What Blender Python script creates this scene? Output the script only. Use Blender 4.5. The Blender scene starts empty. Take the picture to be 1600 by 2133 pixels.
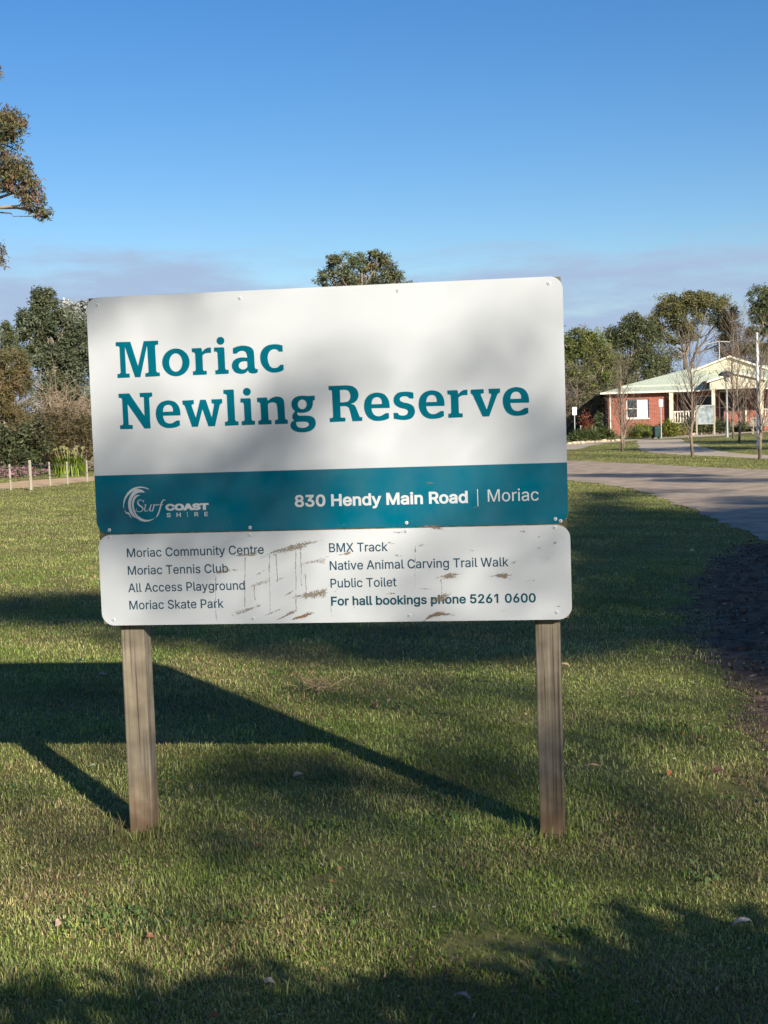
import bpy, math, random
import numpy as np
from mathutils import Vector, Matrix

R = math.radians
sc = bpy.context.scene
C = sc.collection
rnd = random.Random(7)
rng = np.random.default_rng(11)

# ------------------------------------------------------------------ camera, sky, sun, exposure
CAM_H, PITCH, ROLL, FOC = 1.6, 3.8, 1.75, 2960.0
SUN_EL, SUN_AZ = 23.4, 28.0            # the sun stands behind the viewer, to the right
_p, _r = R(PITCH), R(ROLL)
FW = np.array([0, math.cos(_p), -math.sin(_p)])
_u0 = np.array([0, math.sin(_p), math.cos(_p)])
_r0 = np.array([1.0, 0, 0])
RT = math.cos(_r) * _r0 - math.sin(_r) * _u0
UP = math.sin(_r) * _r0 + math.cos(_r) * _u0
EYE = np.array([0, 0, CAM_H])
cam = bpy.data.cameras.new('camera')
cam.sensor_fit = 'VERTICAL'
cam.sensor_height = 24.0
cam.lens = FOC * 24.0 / 2133.0
cam.clip_start, cam.clip_end = 0.05, 6000
cam_ob = bpy.data.objects.new('camera', cam)
C.objects.link(cam_ob)
M4 = Matrix.Identity(4)
for i in range(3):
    M4[i][0], M4[i][1], M4[i][2], M4[i][3] = RT[i], UP[i], -FW[i], EYE[i]
cam_ob.matrix_world = M4
sc.camera = cam_ob

SUN = np.array([math.sin(R(SUN_AZ)) * math.cos(R(SUN_EL)), -math.cos(R(SUN_AZ)) * math.cos(R(SUN_EL)), math.sin(R(SUN_EL))])
sl = bpy.data.lights.new('sun', 'SUN')
sl.energy = 5.0
sl.angle = R(0.53)
sl.color = (1.0, 0.93, 0.81)
so = bpy.data.objects.new('sun', sl)
C.objects.link(so)
so.rotation_euler = Vector(SUN).to_track_quat('Z', 'Y').to_euler()

w = bpy.data.worlds.new('World')
sc.world = w
w.use_nodes = True
nt = w.node_tree
N, L = nt.nodes, nt.links
bg = N['Background']
sky = N.new('ShaderNodeTexSky')
sky.sky_type = 'NISHITA'
sky.sun_disc = False
sky.sun_elevation = R(SUN_EL)
sky.sun_rotation = math.atan2(SUN[0], SUN[1])
sky.air_density = 1.0
sky.dust_density = 0.3
sky.ozone_density = 3.0
tc = N.new('ShaderNodeTexCoord')
# low band of thin grey-violet cloud near the horizon
mp = N.new('ShaderNodeMapping')
mp.inputs['Scale'].default_value = (2.2, 2.2, 11.0)
L.new(tc.outputs['Generated'], mp.inputs['Vector'])
nz = N.new('ShaderNodeTexNoise')
nz.inputs['Scale'].default_value = 2.6
nz.inputs['Detail'].default_value = 8
nz.inputs['Roughness'].default_value = 0.62
L.new(mp.outputs['Vector'], nz.inputs['Vector'])
sx = N.new('ShaderNodeSeparateXYZ')
L.new(tc.outputs['Generated'], sx.inputs['Vector'])
addn = N.new('ShaderNodeMath'); addn.operation = 'MULTIPLY_ADD'      # height disturbed by the noise
L.new(nz.outputs['Fac'], addn.inputs[0]); addn.inputs[1].default_value = -0.23
L.new(sx.outputs['Z'], addn.inputs[2])
band = N.new('ShaderNodeMapRange')
band.interpolation_type = 'SMOOTHSTEP'
band.inputs['From Min'].default_value = -0.045
band.inputs['From Max'].default_value = 0.026
band.inputs['To Min'].default_value = 0.95
band.inputs['To Max'].default_value = 0.0
L.new(addn.outputs[0], band.inputs['Value'])
hs = N.new('ShaderNodeHueSaturation')
hs.inputs['Hue'].default_value = 0.509
hs.inputs['Saturation'].default_value = 1.32
hs.inputs['Value'].default_value = 1.09
L.new(sky.outputs['Color'], hs.inputs['Color'])
mx = N.new('ShaderNodeMix'); mx.data_type = 'RGBA'
L.new(band.outputs['Result'], mx.inputs['Factor'])
L.new(hs.outputs['Color'], mx.inputs['A'])
mx.inputs['B'].default_value = (3.6, 4.65, 6.5, 1)
L.new(mx.outputs['Result'], bg.inputs['Color'])
bg.inputs['Strength'].default_value = 0.069

sc.view_settings.view_transform = 'Standard'
sc.view_settings.look = 'None'
sc.view_settings.exposure = 0.7
sc.view_settings.gamma = 1.0
sc.render.engine = 'CYCLES'
sc.cycles.use_denoising = True
sc.cycles.max_bounces = 6
sc.cycles.diffuse_bounces = 3
sc.cycles.transparent_max_bounces = 8

# ------------------------------------------------------------------ helpers
def ray(u, v):
    return (u - 800.0) / FOC * RT - (v - 1066.5) / FOC * UP + FW

def G(u, v, z=0.0):                     # point of the flat ground seen at a photo position
    d = ray(u, v); return EYE + d * ((z - CAM_H) / d[2])

def at(u, v, dist):                     # point at a forward distance
    d = ray(u, v); return EYE + d * (dist / d[1])

def pix(P):                             # vectorised projection
    D = np.asarray(P) - EYE
    z = D @ FW
    return 800 + FOC * (D @ RT) / z, 1066.5 - FOC * (D @ UP) / z, z

def tag(o, label=None, cat=None, group=None, kind=None):
    if label: o['label'] = label
    if cat: o['category'] = cat
    if group: o['group'] = group
    if kind: o['kind'] = kind
    return o

def empty(name, loc, rz=0, label=None, cat=None, group=None):
    o = bpy.data.objects.new(name, None)
    o.empty_display_size = 0.2
    C.objects.link(o)
    o.location = loc; o.rotation_euler = (0, 0, rz)
    return tag(o, label, cat, group)

def mat(name, col=(0.5, 0.5, 0.5), rough=0.7, spec=0.3, metal=0.0, var=0.0, scale=8.0, bump=0.0, stretch=(1, 1, 1), col2=None, detail=6, coord='Object'):
    m = bpy.data.materials.new(name)
    m.use_nodes = True
    n, l = m.node_tree.nodes, m.node_tree.links
    b = n['Principled BSDF']
    b.inputs['Roughness'].default_value = rough
    b.inputs['Specular IOR Level'].default_value = spec
    b.inputs['Metallic'].default_value = metal
    b.inputs['Base Color'].default_value = (*col, 1)
    if var > 0 or col2 or bump > 0:
        t = n.new('ShaderNodeTexCoord')
        mpg = n.new('ShaderNodeMapping'); mpg.inputs['Scale'].default_value = stretch
        l.new(t.outputs[coord], mpg.inputs['Vector'])
        z = n.new('ShaderNodeTexNoise'); z.inputs['Scale'].default_value = scale; z.inputs['Detail'].default_value = detail
        l.new(mpg.outputs['Vector'], z.inputs['Vector'])
        rp = n.new('ShaderNodeValToRGB')
        c2 = col2 or tuple(max(0, c * (1 - var)) for c in col)
        c1 = col if col2 else tuple(min(1, c * (1 + var)) for c in col)
        rp.color_ramp.elements[0].position = 0.35; rp.color_ramp.elements[0].color = (*c2, 1)
        rp.color_ramp.elements[1].position = 0.65; rp.color_ramp.elements[1].color = (*c1, 1)
        l.new(z.outputs['Fac'], rp.inputs['Fac'])
        l.new(rp.outputs['Color'], b.inputs['Base Color'])
        if bump > 0:
            bp = n.new('ShaderNodeBump'); bp.inputs['Strength'].default_value = bump; bp.inputs['Distance'].default_value = 0.02
            l.new(z.outputs['Fac'], bp.inputs['Height']); l.new(bp.outputs['Normal'], b.inputs['Normal'])
    return m

def leaf_mat(name, transl=0.35, rough=0.6, spec=0.25):   # leaf colour from the per-leaf tint
    m = bpy.data.materials.new(name); m.use_nodes = True
    n, l = m.node_tree.nodes, m.node_tree.links
    b = n['Principled BSDF']; out = n['Material Output']
    a = n.new('ShaderNodeAttribute'); a.attribute_name = 'tint'
    b.inputs['Roughness'].default_value = rough; b.inputs['Specular IOR Level'].default_value = spec
    l.new(a.outputs['Color'], b.inputs['Base Color'])
    t = n.new('ShaderNodeBsdfTranslucent'); l.new(a.outputs['Color'], t.inputs['Color'])
    ms = n.new('ShaderNodeMixShader'); ms.inputs['Fac'].default_value = transl
    l.new(b.outputs[0], ms.inputs[1]); l.new(t.outputs[0], ms.inputs[2]); l.new(ms.outputs[0], out.inputs['Surface'])
    return m

def np_mesh(name, V, F, m=None, parent=None, tint=None, smooth=False):
    """F: (n,k) index array with k 3 or 4"""
    me = bpy.data.meshes.new(name)
    V = np.asarray(V, np.float32); F = np.asarray(F, np.int32)
    k = F.shape[1]
    me.vertices.add(len(V)); me.vertices.foreach_set('co', V.ravel())
    me.loops.add(F.size); me.loops.foreach_set('vertex_index', F.ravel())
    me.polygons.add(len(F)); me.polygons.foreach_set('loop_start', np.arange(0, F.size, k, dtype=np.int32))
    me.polygons.foreach_set('loop_total', np.full(len(F), k, np.int32))
    if tint is not None:
        at_ = me.attributes.new('tint', 'FLOAT_COLOR', 'POINT')
        T = np.ones((len(V), 4), np.float32); T[:, :3] = tint
        at_.data.foreach_set('color', T.ravel())
    me.update(calc_edges=True); me.validate()
    if smooth:
        me.polygons.foreach_set('use_smooth', np.ones(len(F), bool))
    if m: me.materials.append(m)
    o = bpy.data.objects.new(name, me); C.objects.link(o)
    if parent: o.parent = parent
    return o

class MB:
    """collects shapes and links them as ONE mesh"""
    def __init__(s): s.v, s.f, s.mi, s.cur = [], [], [], 0
    def add(s, vs, fs):
        o = len(s.v); s.v += [tuple(map(float, p)) for p in vs]
        s.f += [tuple(i + o for i in f) for f in fs]; s.mi += [s.cur] * len(fs); return s
    def box(s, x0, x1, y0, y1, z0, z1):
        return s.add([(x0, y0, z0), (x1, y0, z0), (x1, y1, z0), (x0, y1, z0), (x0, y0, z1), (x1, y0, z1), (x1, y1, z1), (x0, y1, z1)],
                     [(0, 3, 2, 1), (4, 5, 6, 7), (0, 1, 5, 4), (1, 2, 6, 5), (2, 3, 7, 6), (3, 0, 4, 7)])
    def tube(s, pts, rad, n=6, cap=True):
        pts = [np.asarray(p, float) for p in pts]; o = []
        if not hasattr(rad, '__len__'): rad = [rad] * len(pts)
        for i, p in enumerate(pts):
            d = pts[min(i + 1, len(pts) - 1)] - pts[max(i - 1, 0)]; d = d / (np.linalg.norm(d) + 1e-9)
            a = np.cross(d, [0.3, 0.9, 0.2] if abs(d[2]) > 0.7 else [0, 0, 1.0]); a /= np.linalg.norm(a); b = np.cross(d, a)
            for k in range(n):
                t = 2 * math.pi * k / n; o.append(p + rad[i] * (math.cos(t) * a + math.sin(t) * b))
        fs = []
        for i in range(len(pts) - 1):
            for k in range(n):
                k2 = (k + 1) % n; fs.append((i * n + k, i * n + k2, (i + 1) * n + k2, (i + 1) * n + k))
        if cap: fs += [tuple(range(n - 1, -1, -1)), tuple((len(pts) - 1) * n + k for k in range(n))]
        return s.add(o, fs)
    def prism(s, poly, h0, h1, axis='z'):          # extruded outline
        n = len(poly)
        f = {'z': lambda p, h: (p[0], p[1], h), 'y': lambda p, h: (p[0], h, p[1]), 'x': lambda p, h: (h, p[0], p[1])}[axis]
        vs = [f(p, h0) for p in poly] + [f(p, h1) for p in poly]
        return s.add(vs, [tuple(range(n - 1, -1, -1)), tuple(range(n, 2 * n))] + [(i, (i + 1) % n, n + (i + 1) % n, n + i) for i in range(n)])
    def build(s, name, m, parent=None, smooth=False, bevel=0):
        me = bpy.data.meshes.new(name); me.from_pydata(s.v, [], s.f); me.update()
        for mm in (m if isinstance(m, (list, tuple)) else [m]): me.materials.append(mm)
        me.polygons.foreach_set('material_index', s.mi)
        if smooth: me.polygons.foreach_set('use_smooth', [True] * len(s.f))
        o = bpy.data.objects.new(name, me); C.objects.link(o)
        if parent: o.parent = parent
        if bevel:
            b = o.modifiers.new('bevel', 'BEVEL'); b.width = bevel; b.segments = 2; b.limit_method = 'ANGLE'
        return o

# flat outlines -> trapezoids (union by winding number, or even-odd)
def fill2d(contours, rule='nonzero'):
    E = []; ys = set()
    for c in contours:
        n = len(c)
        for i in range(n):
            (x0, y0), (x1, y1) = c[i], c[(i + 1) % n]
            ys.add(round(y0, 7))
            if abs(y0 - y1) < 1e-9: continue
            E.append((x0, y0, x1, y1, 1) if y0 < y1 else (x1, y1, x0, y0, -1))
    for i in range(len(E)):                        # crossings of edges split the slabs too
        a = E[i]
        for j in range(i + 1, len(E)):
            b = E[j]
            if max(a[1], b[1]) >= min(a[3], b[3]): continue
            if max(a[0], a[2]) < min(b[0], b[2]) or max(b[0], b[2]) < min(a[0], a[2]): continue
            ka, kb = (a[2] - a[0]) / (a[3] - a[1]), (b[2] - b[0]) / (b[3] - b[1])
            if abs(ka - kb) < 1e-9: continue
            y = (b[0] - kb * b[1] - a[0] + ka * a[1]) / (ka - kb)
            if max(a[1], b[1]) < y < min(a[3], b[3]): ys.add(round(y, 7))
    ys = sorted(ys); V, F = [], []
    for y0, y1 in zip(ys[:-1], ys[1:]):
        if y1 - y0 < 1e-6: continue
        ym = (y0 + y1) / 2; cr = []
        for e in E:
            if e[1] <= ym < e[3]:
                k = (e[2] - e[0]) / (e[3] - e[1])
                cr.append((e[0] + k * (ym - e[1]), e[0] + k * (y0 - e[1]), e[0] + k * (y1 - e[1]), e[4]))
        cr.sort(); wn = 0
        for i, q in enumerate(cr):
            inside0 = (wn != 0) if rule == 'nonzero' else (wn % 2 == 1)
            wn += q[3] if rule == 'nonzero' else 1
            inside1 = (wn != 0) if rule == 'nonzero' else (wn % 2 == 1)
            if inside1 and not inside0: st = q
            if inside0 and not inside1:
                o = len(V); V += [(st[1], y0), (q[1], y0), (q[2], y1), (st[2], y1)]; F.append((o, o + 1, o + 2, o + 3))
    return V, F

def smooth_path(pts, closed=True):
    """pts (x, y) corner or (x, y, 1) smooth; Catmull-Rom through runs of smooth points"""
    n = len(pts); out = []
    P = [np.array(p[:2], float) for p in pts]; S = [len(p) > 2 for p in pts]
    for i in range(n if closed else n - 1):
        j = (i + 1) % n
        out.append(P[i])
        if not (S[i] or S[j]): continue
        p0 = P[(i - 1) % n] if S[i] and (closed or i > 0) else P[i]
        p3 = P[(j + 1) % n] if S[j] and (closed or j < n - 1) else P[j]
        m0 = (P[j] - p0) / 2 if S[i] else (P[j] - P[i]) * 0.8
        m1 = (p3 - P[i]) / 2 if S[j] else (P[j] - P[i]) * 0.8
        d = np.linalg.norm(P[j] - P[i])
        for mm in (m0, m1):
            q = np.linalg.norm(mm)
            if q > 1.1 * d: mm *= 1.1 * d / q
        for k in (1, 2, 3, 4):
            t = k / 5
            out.append((2 * t**3 - 3 * t**2 + 1) * P[i] + (t**3 - 2 * t**2 + t) * m0 + (-2 * t**3 + 3 * t**2) * P[j] + (t**3 - t**2) * m1)
    if not closed: out.append(P[-1])
    return [tuple(p) for p in out]

def ell(cx, cy, rx, ry, n=36):
    return [(cx + rx * math.cos(2 * math.pi * i / n), cy + ry * math.sin(2 * math.pi * i / n)) for i in range(n)]

def ribbon(pts, wid, n=4):                         # a stroke of changing width as one outline
    pp = smooth_path([(*p, 1) for p in pts], closed=False)
    m = len(pp); ww = np.interp(np.linspace(0, 1, m), np.linspace(0, 1, len(wid)), wid)
    a, b = [], []
    for i in range(m):
        d = np.array(pp[min(i + 1, m - 1)]) - np.array(pp[max(i - 1, 0)]); d /= np.linalg.norm(d) + 1e-9
        nn = np.array([-d[1], d[0]]); p = np.array(pp[i])
        a.append(tuple(p + nn * ww[i] / 2)); b.append(tuple(p - nn * ww[i] / 2))
    return a + b[::-1]

def in_poly(px, py, poly):
    c = np.zeros(len(px), bool); n = len(poly)
    for i in range(n):
        (x0, y0), (x1, y1) = poly[i], poly[i - 1]
        if y0 == y1: continue
        k = ((y0 > py) != (y1 > py)) & (px < (x1 - x0) * (py - y0) / (y1 - y0) + x0)
        c ^= k
    return c

def wave(x, y, s=0, f=1.0):                        # cheap smooth noise, about -1..1
    r_ = np.random.default_rng(100 + s); o = 0
    for k in range(6):
        a = r_.uniform(0, 6.28); q = f * r_.uniform(0.6, 1.7); o = o + np.sin((x * math.cos(a) + y * math.sin(a)) * q + r_.uniform(0, 6.28))
    return o / 3.0

# ------------------------------------------------------------------ the ground, road and paths
def strip(center, widths, n=6):                    # ribbon on the ground
    c = smooth_path([(*p[:2], 1) for p in center], closed=False)
    ww = np.interp(np.linspace(0, 1, len(c)), np.linspace(0, 1, len(widths)), widths)
    a, b = [], []
    for i, p in enumerate(c):
        d = np.array(c[min(i + 1, len(c) - 1)]) - np.array(c[max(i - 1, 0)]); d /= np.linalg.norm(d) + 1e-9
        nn = np.array([-d[1], d[0]]); j = 0.10 * ww[i] * (rnd.random() - 0.5)
        a.append(tuple(np.array(p) + nn * (ww[i] / 2 + j))); b.append(tuple(np.array(p) - nn * (ww[i] / 2 - j)))
    return a + b[::-1]

def roughen(poly, step=0.5, amp=0.12, seed=1):
    out = []; r_ = random.Random(seed)
    for i in range(len(poly)):
        p, q = np.array(poly[i][:2], float), np.array(poly[(i + 1) % len(poly)][:2], float)
        d = np.linalg.norm(q - p); k = max(1, int(d / step)); k = min(k, 120)
        nn = np.array([-(q - p)[1], (q - p)[0]]) / (d + 1e-9)
        for j in range(k):
            o = p + (q - p) * j / k
            q_ = sum(math.sin((o[0] * math.cos(k_ * 2.4 + seed) + o[1] * math.sin(k_ * 2.4 + seed)) * f_ + k_) * a_ for k_, (f_, a_) in enumerate(((2.1, .5), (3.7, .4), (6.3, .35), (10.0, .25), (17.0, .18))))
            out.append(tuple(o + nn * (amp * (q_ + r_.uniform(-.25, .25)) if j else 0)))
    return out

def sheet(name, poly, z, m, kind='structure'):
    V, F = fill2d([poly], 'evenodd')
    return tag(np_mesh(name, [(x, y, z) for x, y in V], F, m), kind=kind)

m_ground = mat('turf_soil', (0.085, 0.075, 0.035), 0.95, 0.1, col2=(0.045, 0.055, 0.016), scale=5.0, bump=0.6, detail=12)
_n, _l = m_ground.node_tree.nodes, m_ground.node_tree.links      # far lawn: patches of greener and drier turf
_b = _n['Principled BSDF']; _t = _n.new('ShaderNodeTexCoord')
_z = _n.new('ShaderNodeTexNoise'); _z.inputs['Scale'].default_value = 0.35; _z.inputs['Detail'].default_value = 9; _z.inputs['Roughness'].default_value = 0.65
_l.new(_t.outputs['Object'], _z.inputs['Vector'])
_q = _n.new('ShaderNodeValToRGB')
_q.color_ramp.elements[0].position = 0.38; _q.color_ramp.elements[0].color = (0.18, 0.20, 0.04, 1)
_q.color_ramp.elements[1].position = 0.62; _q.color_ramp.elements[1].color = (0.31, 0.28, 0.10, 1)
_l.new(_z.outputs['Fac'], _q.inputs['Fac'])
_m = _n.new('ShaderNodeMix'); _m.data_type = 'RGBA'
_ramp = [x for x in _n if x.type == 'VALTORGB' and x != _q][0]
_z2 = _n.new('ShaderNodeTexNoise'); _z2.inputs['Scale'].default_value = 30; _z2.inputs['Detail'].default_value = 3
_l.new(_t.outputs['Object'], _z2.inputs['Vector'])
_l.new(_z2.outputs['Fac'], _m.inputs['Factor'])
_l.new(_ramp.outputs['Color'], _m.inputs['A']); _l.new(_q.outputs['Color'], _m.inputs['B'])
_l.new(_m.outputs['Result'], _b.inputs['Base Color'])
S = 3000
tag(np_mesh('ground', [(-S, -S, 0), (S, -S, 0), (S, S, 0), (-S, S, 0)], [(0, 1, 2, 3)], m_ground), kind='structure')

m_road = mat('road_gravel', (0.47, 0.365, 0.265), 0.9, 0.1, col2=(0.29, 0.228, 0.17), scale=2.2, bump=0.25, detail=14)
m_path = mat('path_gravel', (0.62, 0.43, 0.25), 0.95, 0.1, col2=(0.50, 0.35, 0.20), scale=2.0, bump=0.2, detail=10)
m_conc = mat('footpath_concrete', (0.52, 0.42, 0.31), 0.9, 0.1, col2=(0.40, 0.33, 0.25), scale=0.8, bump=0.1, detail=8)
m_dirt = mat('churned_soil', (0.20, 0.13, 0.085), 0.95, 0.1, col2=(0.075, 0.048, 0.034), scale=9.0, bump=1.0, detail=14)

g2 = lambda u, v: tuple(G(u, v)[:2])
near_edge = [g2(1660, 1152), g2(1600, 1128), g2(1500, 1084), g2(1400, 1046), g2(1300, 1017), g2(1180, 1001), g2(1050, 997), g2(900, 998)]
far_edge = [g2(900, 972), g2(1050, 966), g2(1185, 960), g2(1300, 965), g2(1400, 970), g2(1500, 975), g2(1600, 979), g2(1900, 990)]
ROAD = [tuple(p) for p in smooth_path([(*p, 1) for p in near_edge], False)] + [tuple(p) for p in smooth_path([(*p, 1) for p in far_edge], False)]
e0 = near_edge[0]
ROAD += [(24.0, 30.0), (13.5, 14.0), (9.5, 2.0), (8.5, -25.0), (4.0, -25.0), (4.1, 4.0), (4.3, 10.0)]
ROADR = roughen(ROAD, 0.22, 0.13, 3)
sheet('road', ROADR, 0.008, m_road)
# sandy walking path behind the wire fence, joining the road
LP = [g2(-260, 1034), g2(-60, 1018), g2(0, 1014), g2(100, 1004), g2(190, 996.5), g2(330, 990), g2(600, 985), g2(900, 985)]
LPATH = strip(LP, [3.2, 3.0, 3.0, 2.8, 2.8, 3.0, 3.4, 4.5])
sheet('sandy_path', LPATH, 0.004, m_path)
# paths on the far side
FP = [g2(1120, 938), g2(1182, 926.5), g2(1270, 918.5), g2(1358, 913), g2(1440, 909), g2(1514, 902.5), g2(1620, 895)]
FPATH = strip(FP, [3.4, 3.2, 3.0, 3.0, 3.2, 3.6, 4.0])
sheet('entrance_path', FPATH, 0.004, m_conc)
SP = [g2(1372, 916), g2(1384, 926), g2(1404, 935), g2(1440, 942), g2(1490, 946.5), g2(1550, 950), g2(1640, 955)]
SPATH = strip(SP, [2.2, 2.4, 2.6, 2.4, 1.6, 1.3, 1.2])
sheet('footpath', SPATH, 0.006, m_conc)
DIRT = [(6.2, 18.5), g2(1600, 1133), g2(1545, 1135), g2(1490, 1162), g2(1452, 1215), g2(1440, 1290), g2(1462, 1350), g2(1510, 1410), g2(1545, 1470), g2(1580, 1560), g2(1620, 1660), g2(1700, 1700), g2(1900, 1500), (4.4, 12.0), (4.8, 16.0)]
DIRT = [tuple(p) for p in smooth_path([(*p[:2], 1) for p in DIRT])]
# churned verge: a real uneven sheet with wheel ruts
def build_dirt():
    xs = np.arange(0.9, 7.0, 0.04); ys = np.arange(3.8, 20.0, 0.055)
    X, Y = np.meshgrid(xs, ys); ins = in_poly(X.ravel(), Y.ravel(), DIRT)
    edge = np.zeros(X.size)
    P = np.array(DIRT)
    for i in range(X.size):
        if ins[i]: edge[i] = np.min(np.hypot(P[:, 0] - X.ravel()[i], P[:, 1] - Y.ravel()[i]))
    e = np.clip(edge / 0.55, 0, 1).reshape(X.shape)
    h = 0.02 * wave(X, Y, 1, 9) + 0.015 * wave(X, Y, 2, 22) + 0.01 * rng.normal(size=X.shape)
    rx = X - (2.05 + 0.155 * Y)
    rut = np.exp(-((rx + 0.55) / 0.12)**2) + np.exp(-((rx - 0.25) / 0.12)**2) + np.exp(-((rx - 0.75) / 0.13)**2)
    h = h - 0.05 * rut + 0.035 * np.exp(-((rx + 0.33) / 0.08)**2)
    Z = np.where(e > 0.85, np.maximum(h * .8 + .02, .006), e * .05 - .028 + 0.6 * h + 0.012 * wave(X, Y, 5, 5))
    Z = Z + 0.004
    V = np.c_[X.ravel(), Y.ravel(), Z.ravel()]
    nx = len(xs); F = []
    I = ins.reshape(X.shape)
    for j in range(len(ys) - 1):
        for i in range(nx - 1):
            if I[j, i] and I[j, i + 1] and I[j + 1, i] and I[j + 1, i + 1]:
                F.append((j * nx + i, j * nx + i + 1, (j + 1) * nx + i + 1, (j + 1) * nx + i))
    tag(np_mesh('bare_soil', V, F, m_dirt, smooth=True), kind='structure')
build_dirt()
sheet('soil_verge', roughen([(x - 0.02, y) for x, y in DIRT], 0.05, 0.15, 9), 0.003, m_dirt)

# ------------------------------------------------------------------ grass: single blades, denser near the viewer
SIGN_T = np.array([-0.21518466, 5.33338787, 1.46277317])
EX = np.array([0.99044935, -0.13784978, 0.00274265])
EY = np.array([-0.00320083, -0.0031022, 0.99999007])
EN = np.cross(EX, EY)

def grass_tint(x, y, n):
    a = wave(x, y, 11, 0.9) * 0.5 + wave(x, y, 12, 2.6) * 0.6 + wave(x, y, 13, 7) * 0.6 + wave(x, y, 16, 17) * 0.4
    mixv = np.clip(0.40 + 0.10 * np.clip((y - 9) / 12, 0, 1) + 0.33 * a + rng.normal(0, 0.2, n), 0, 1)[:, None]
    green = np.array([0.165, 0.235, 0.042]); straw = np.array([0.41, 0.375, 0.155]); fresh = np.array([0.22, 0.30, 0.045])
    c = green * (1 - mixv) + straw * mixv
    k = rng.random(n) < np.clip(0.18 + 0.14 * wave(x, y, 14, 1.3), 0.02, 0.5)
    c[k] = c[k] * 0.25 + fresh * 0.75
    k = rng.random(n) < np.clip(0.16 + 0.24 * wave(x, y, 15, 2.2) + 0.20 * wave(x, y, 17, 6), 0.02, 0.8)
    c[k] = np.array([0.36, 0.26, 0.14]) * rng.uniform(0.5, 1.2, (k.sum(), 1))
    return c * rng.uniform(0.5, 1.5, (n, 1)) * np.clip(1 + 0.22 * wave(x, y, 18, 4)[:, None], .5, 1.5)

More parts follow.
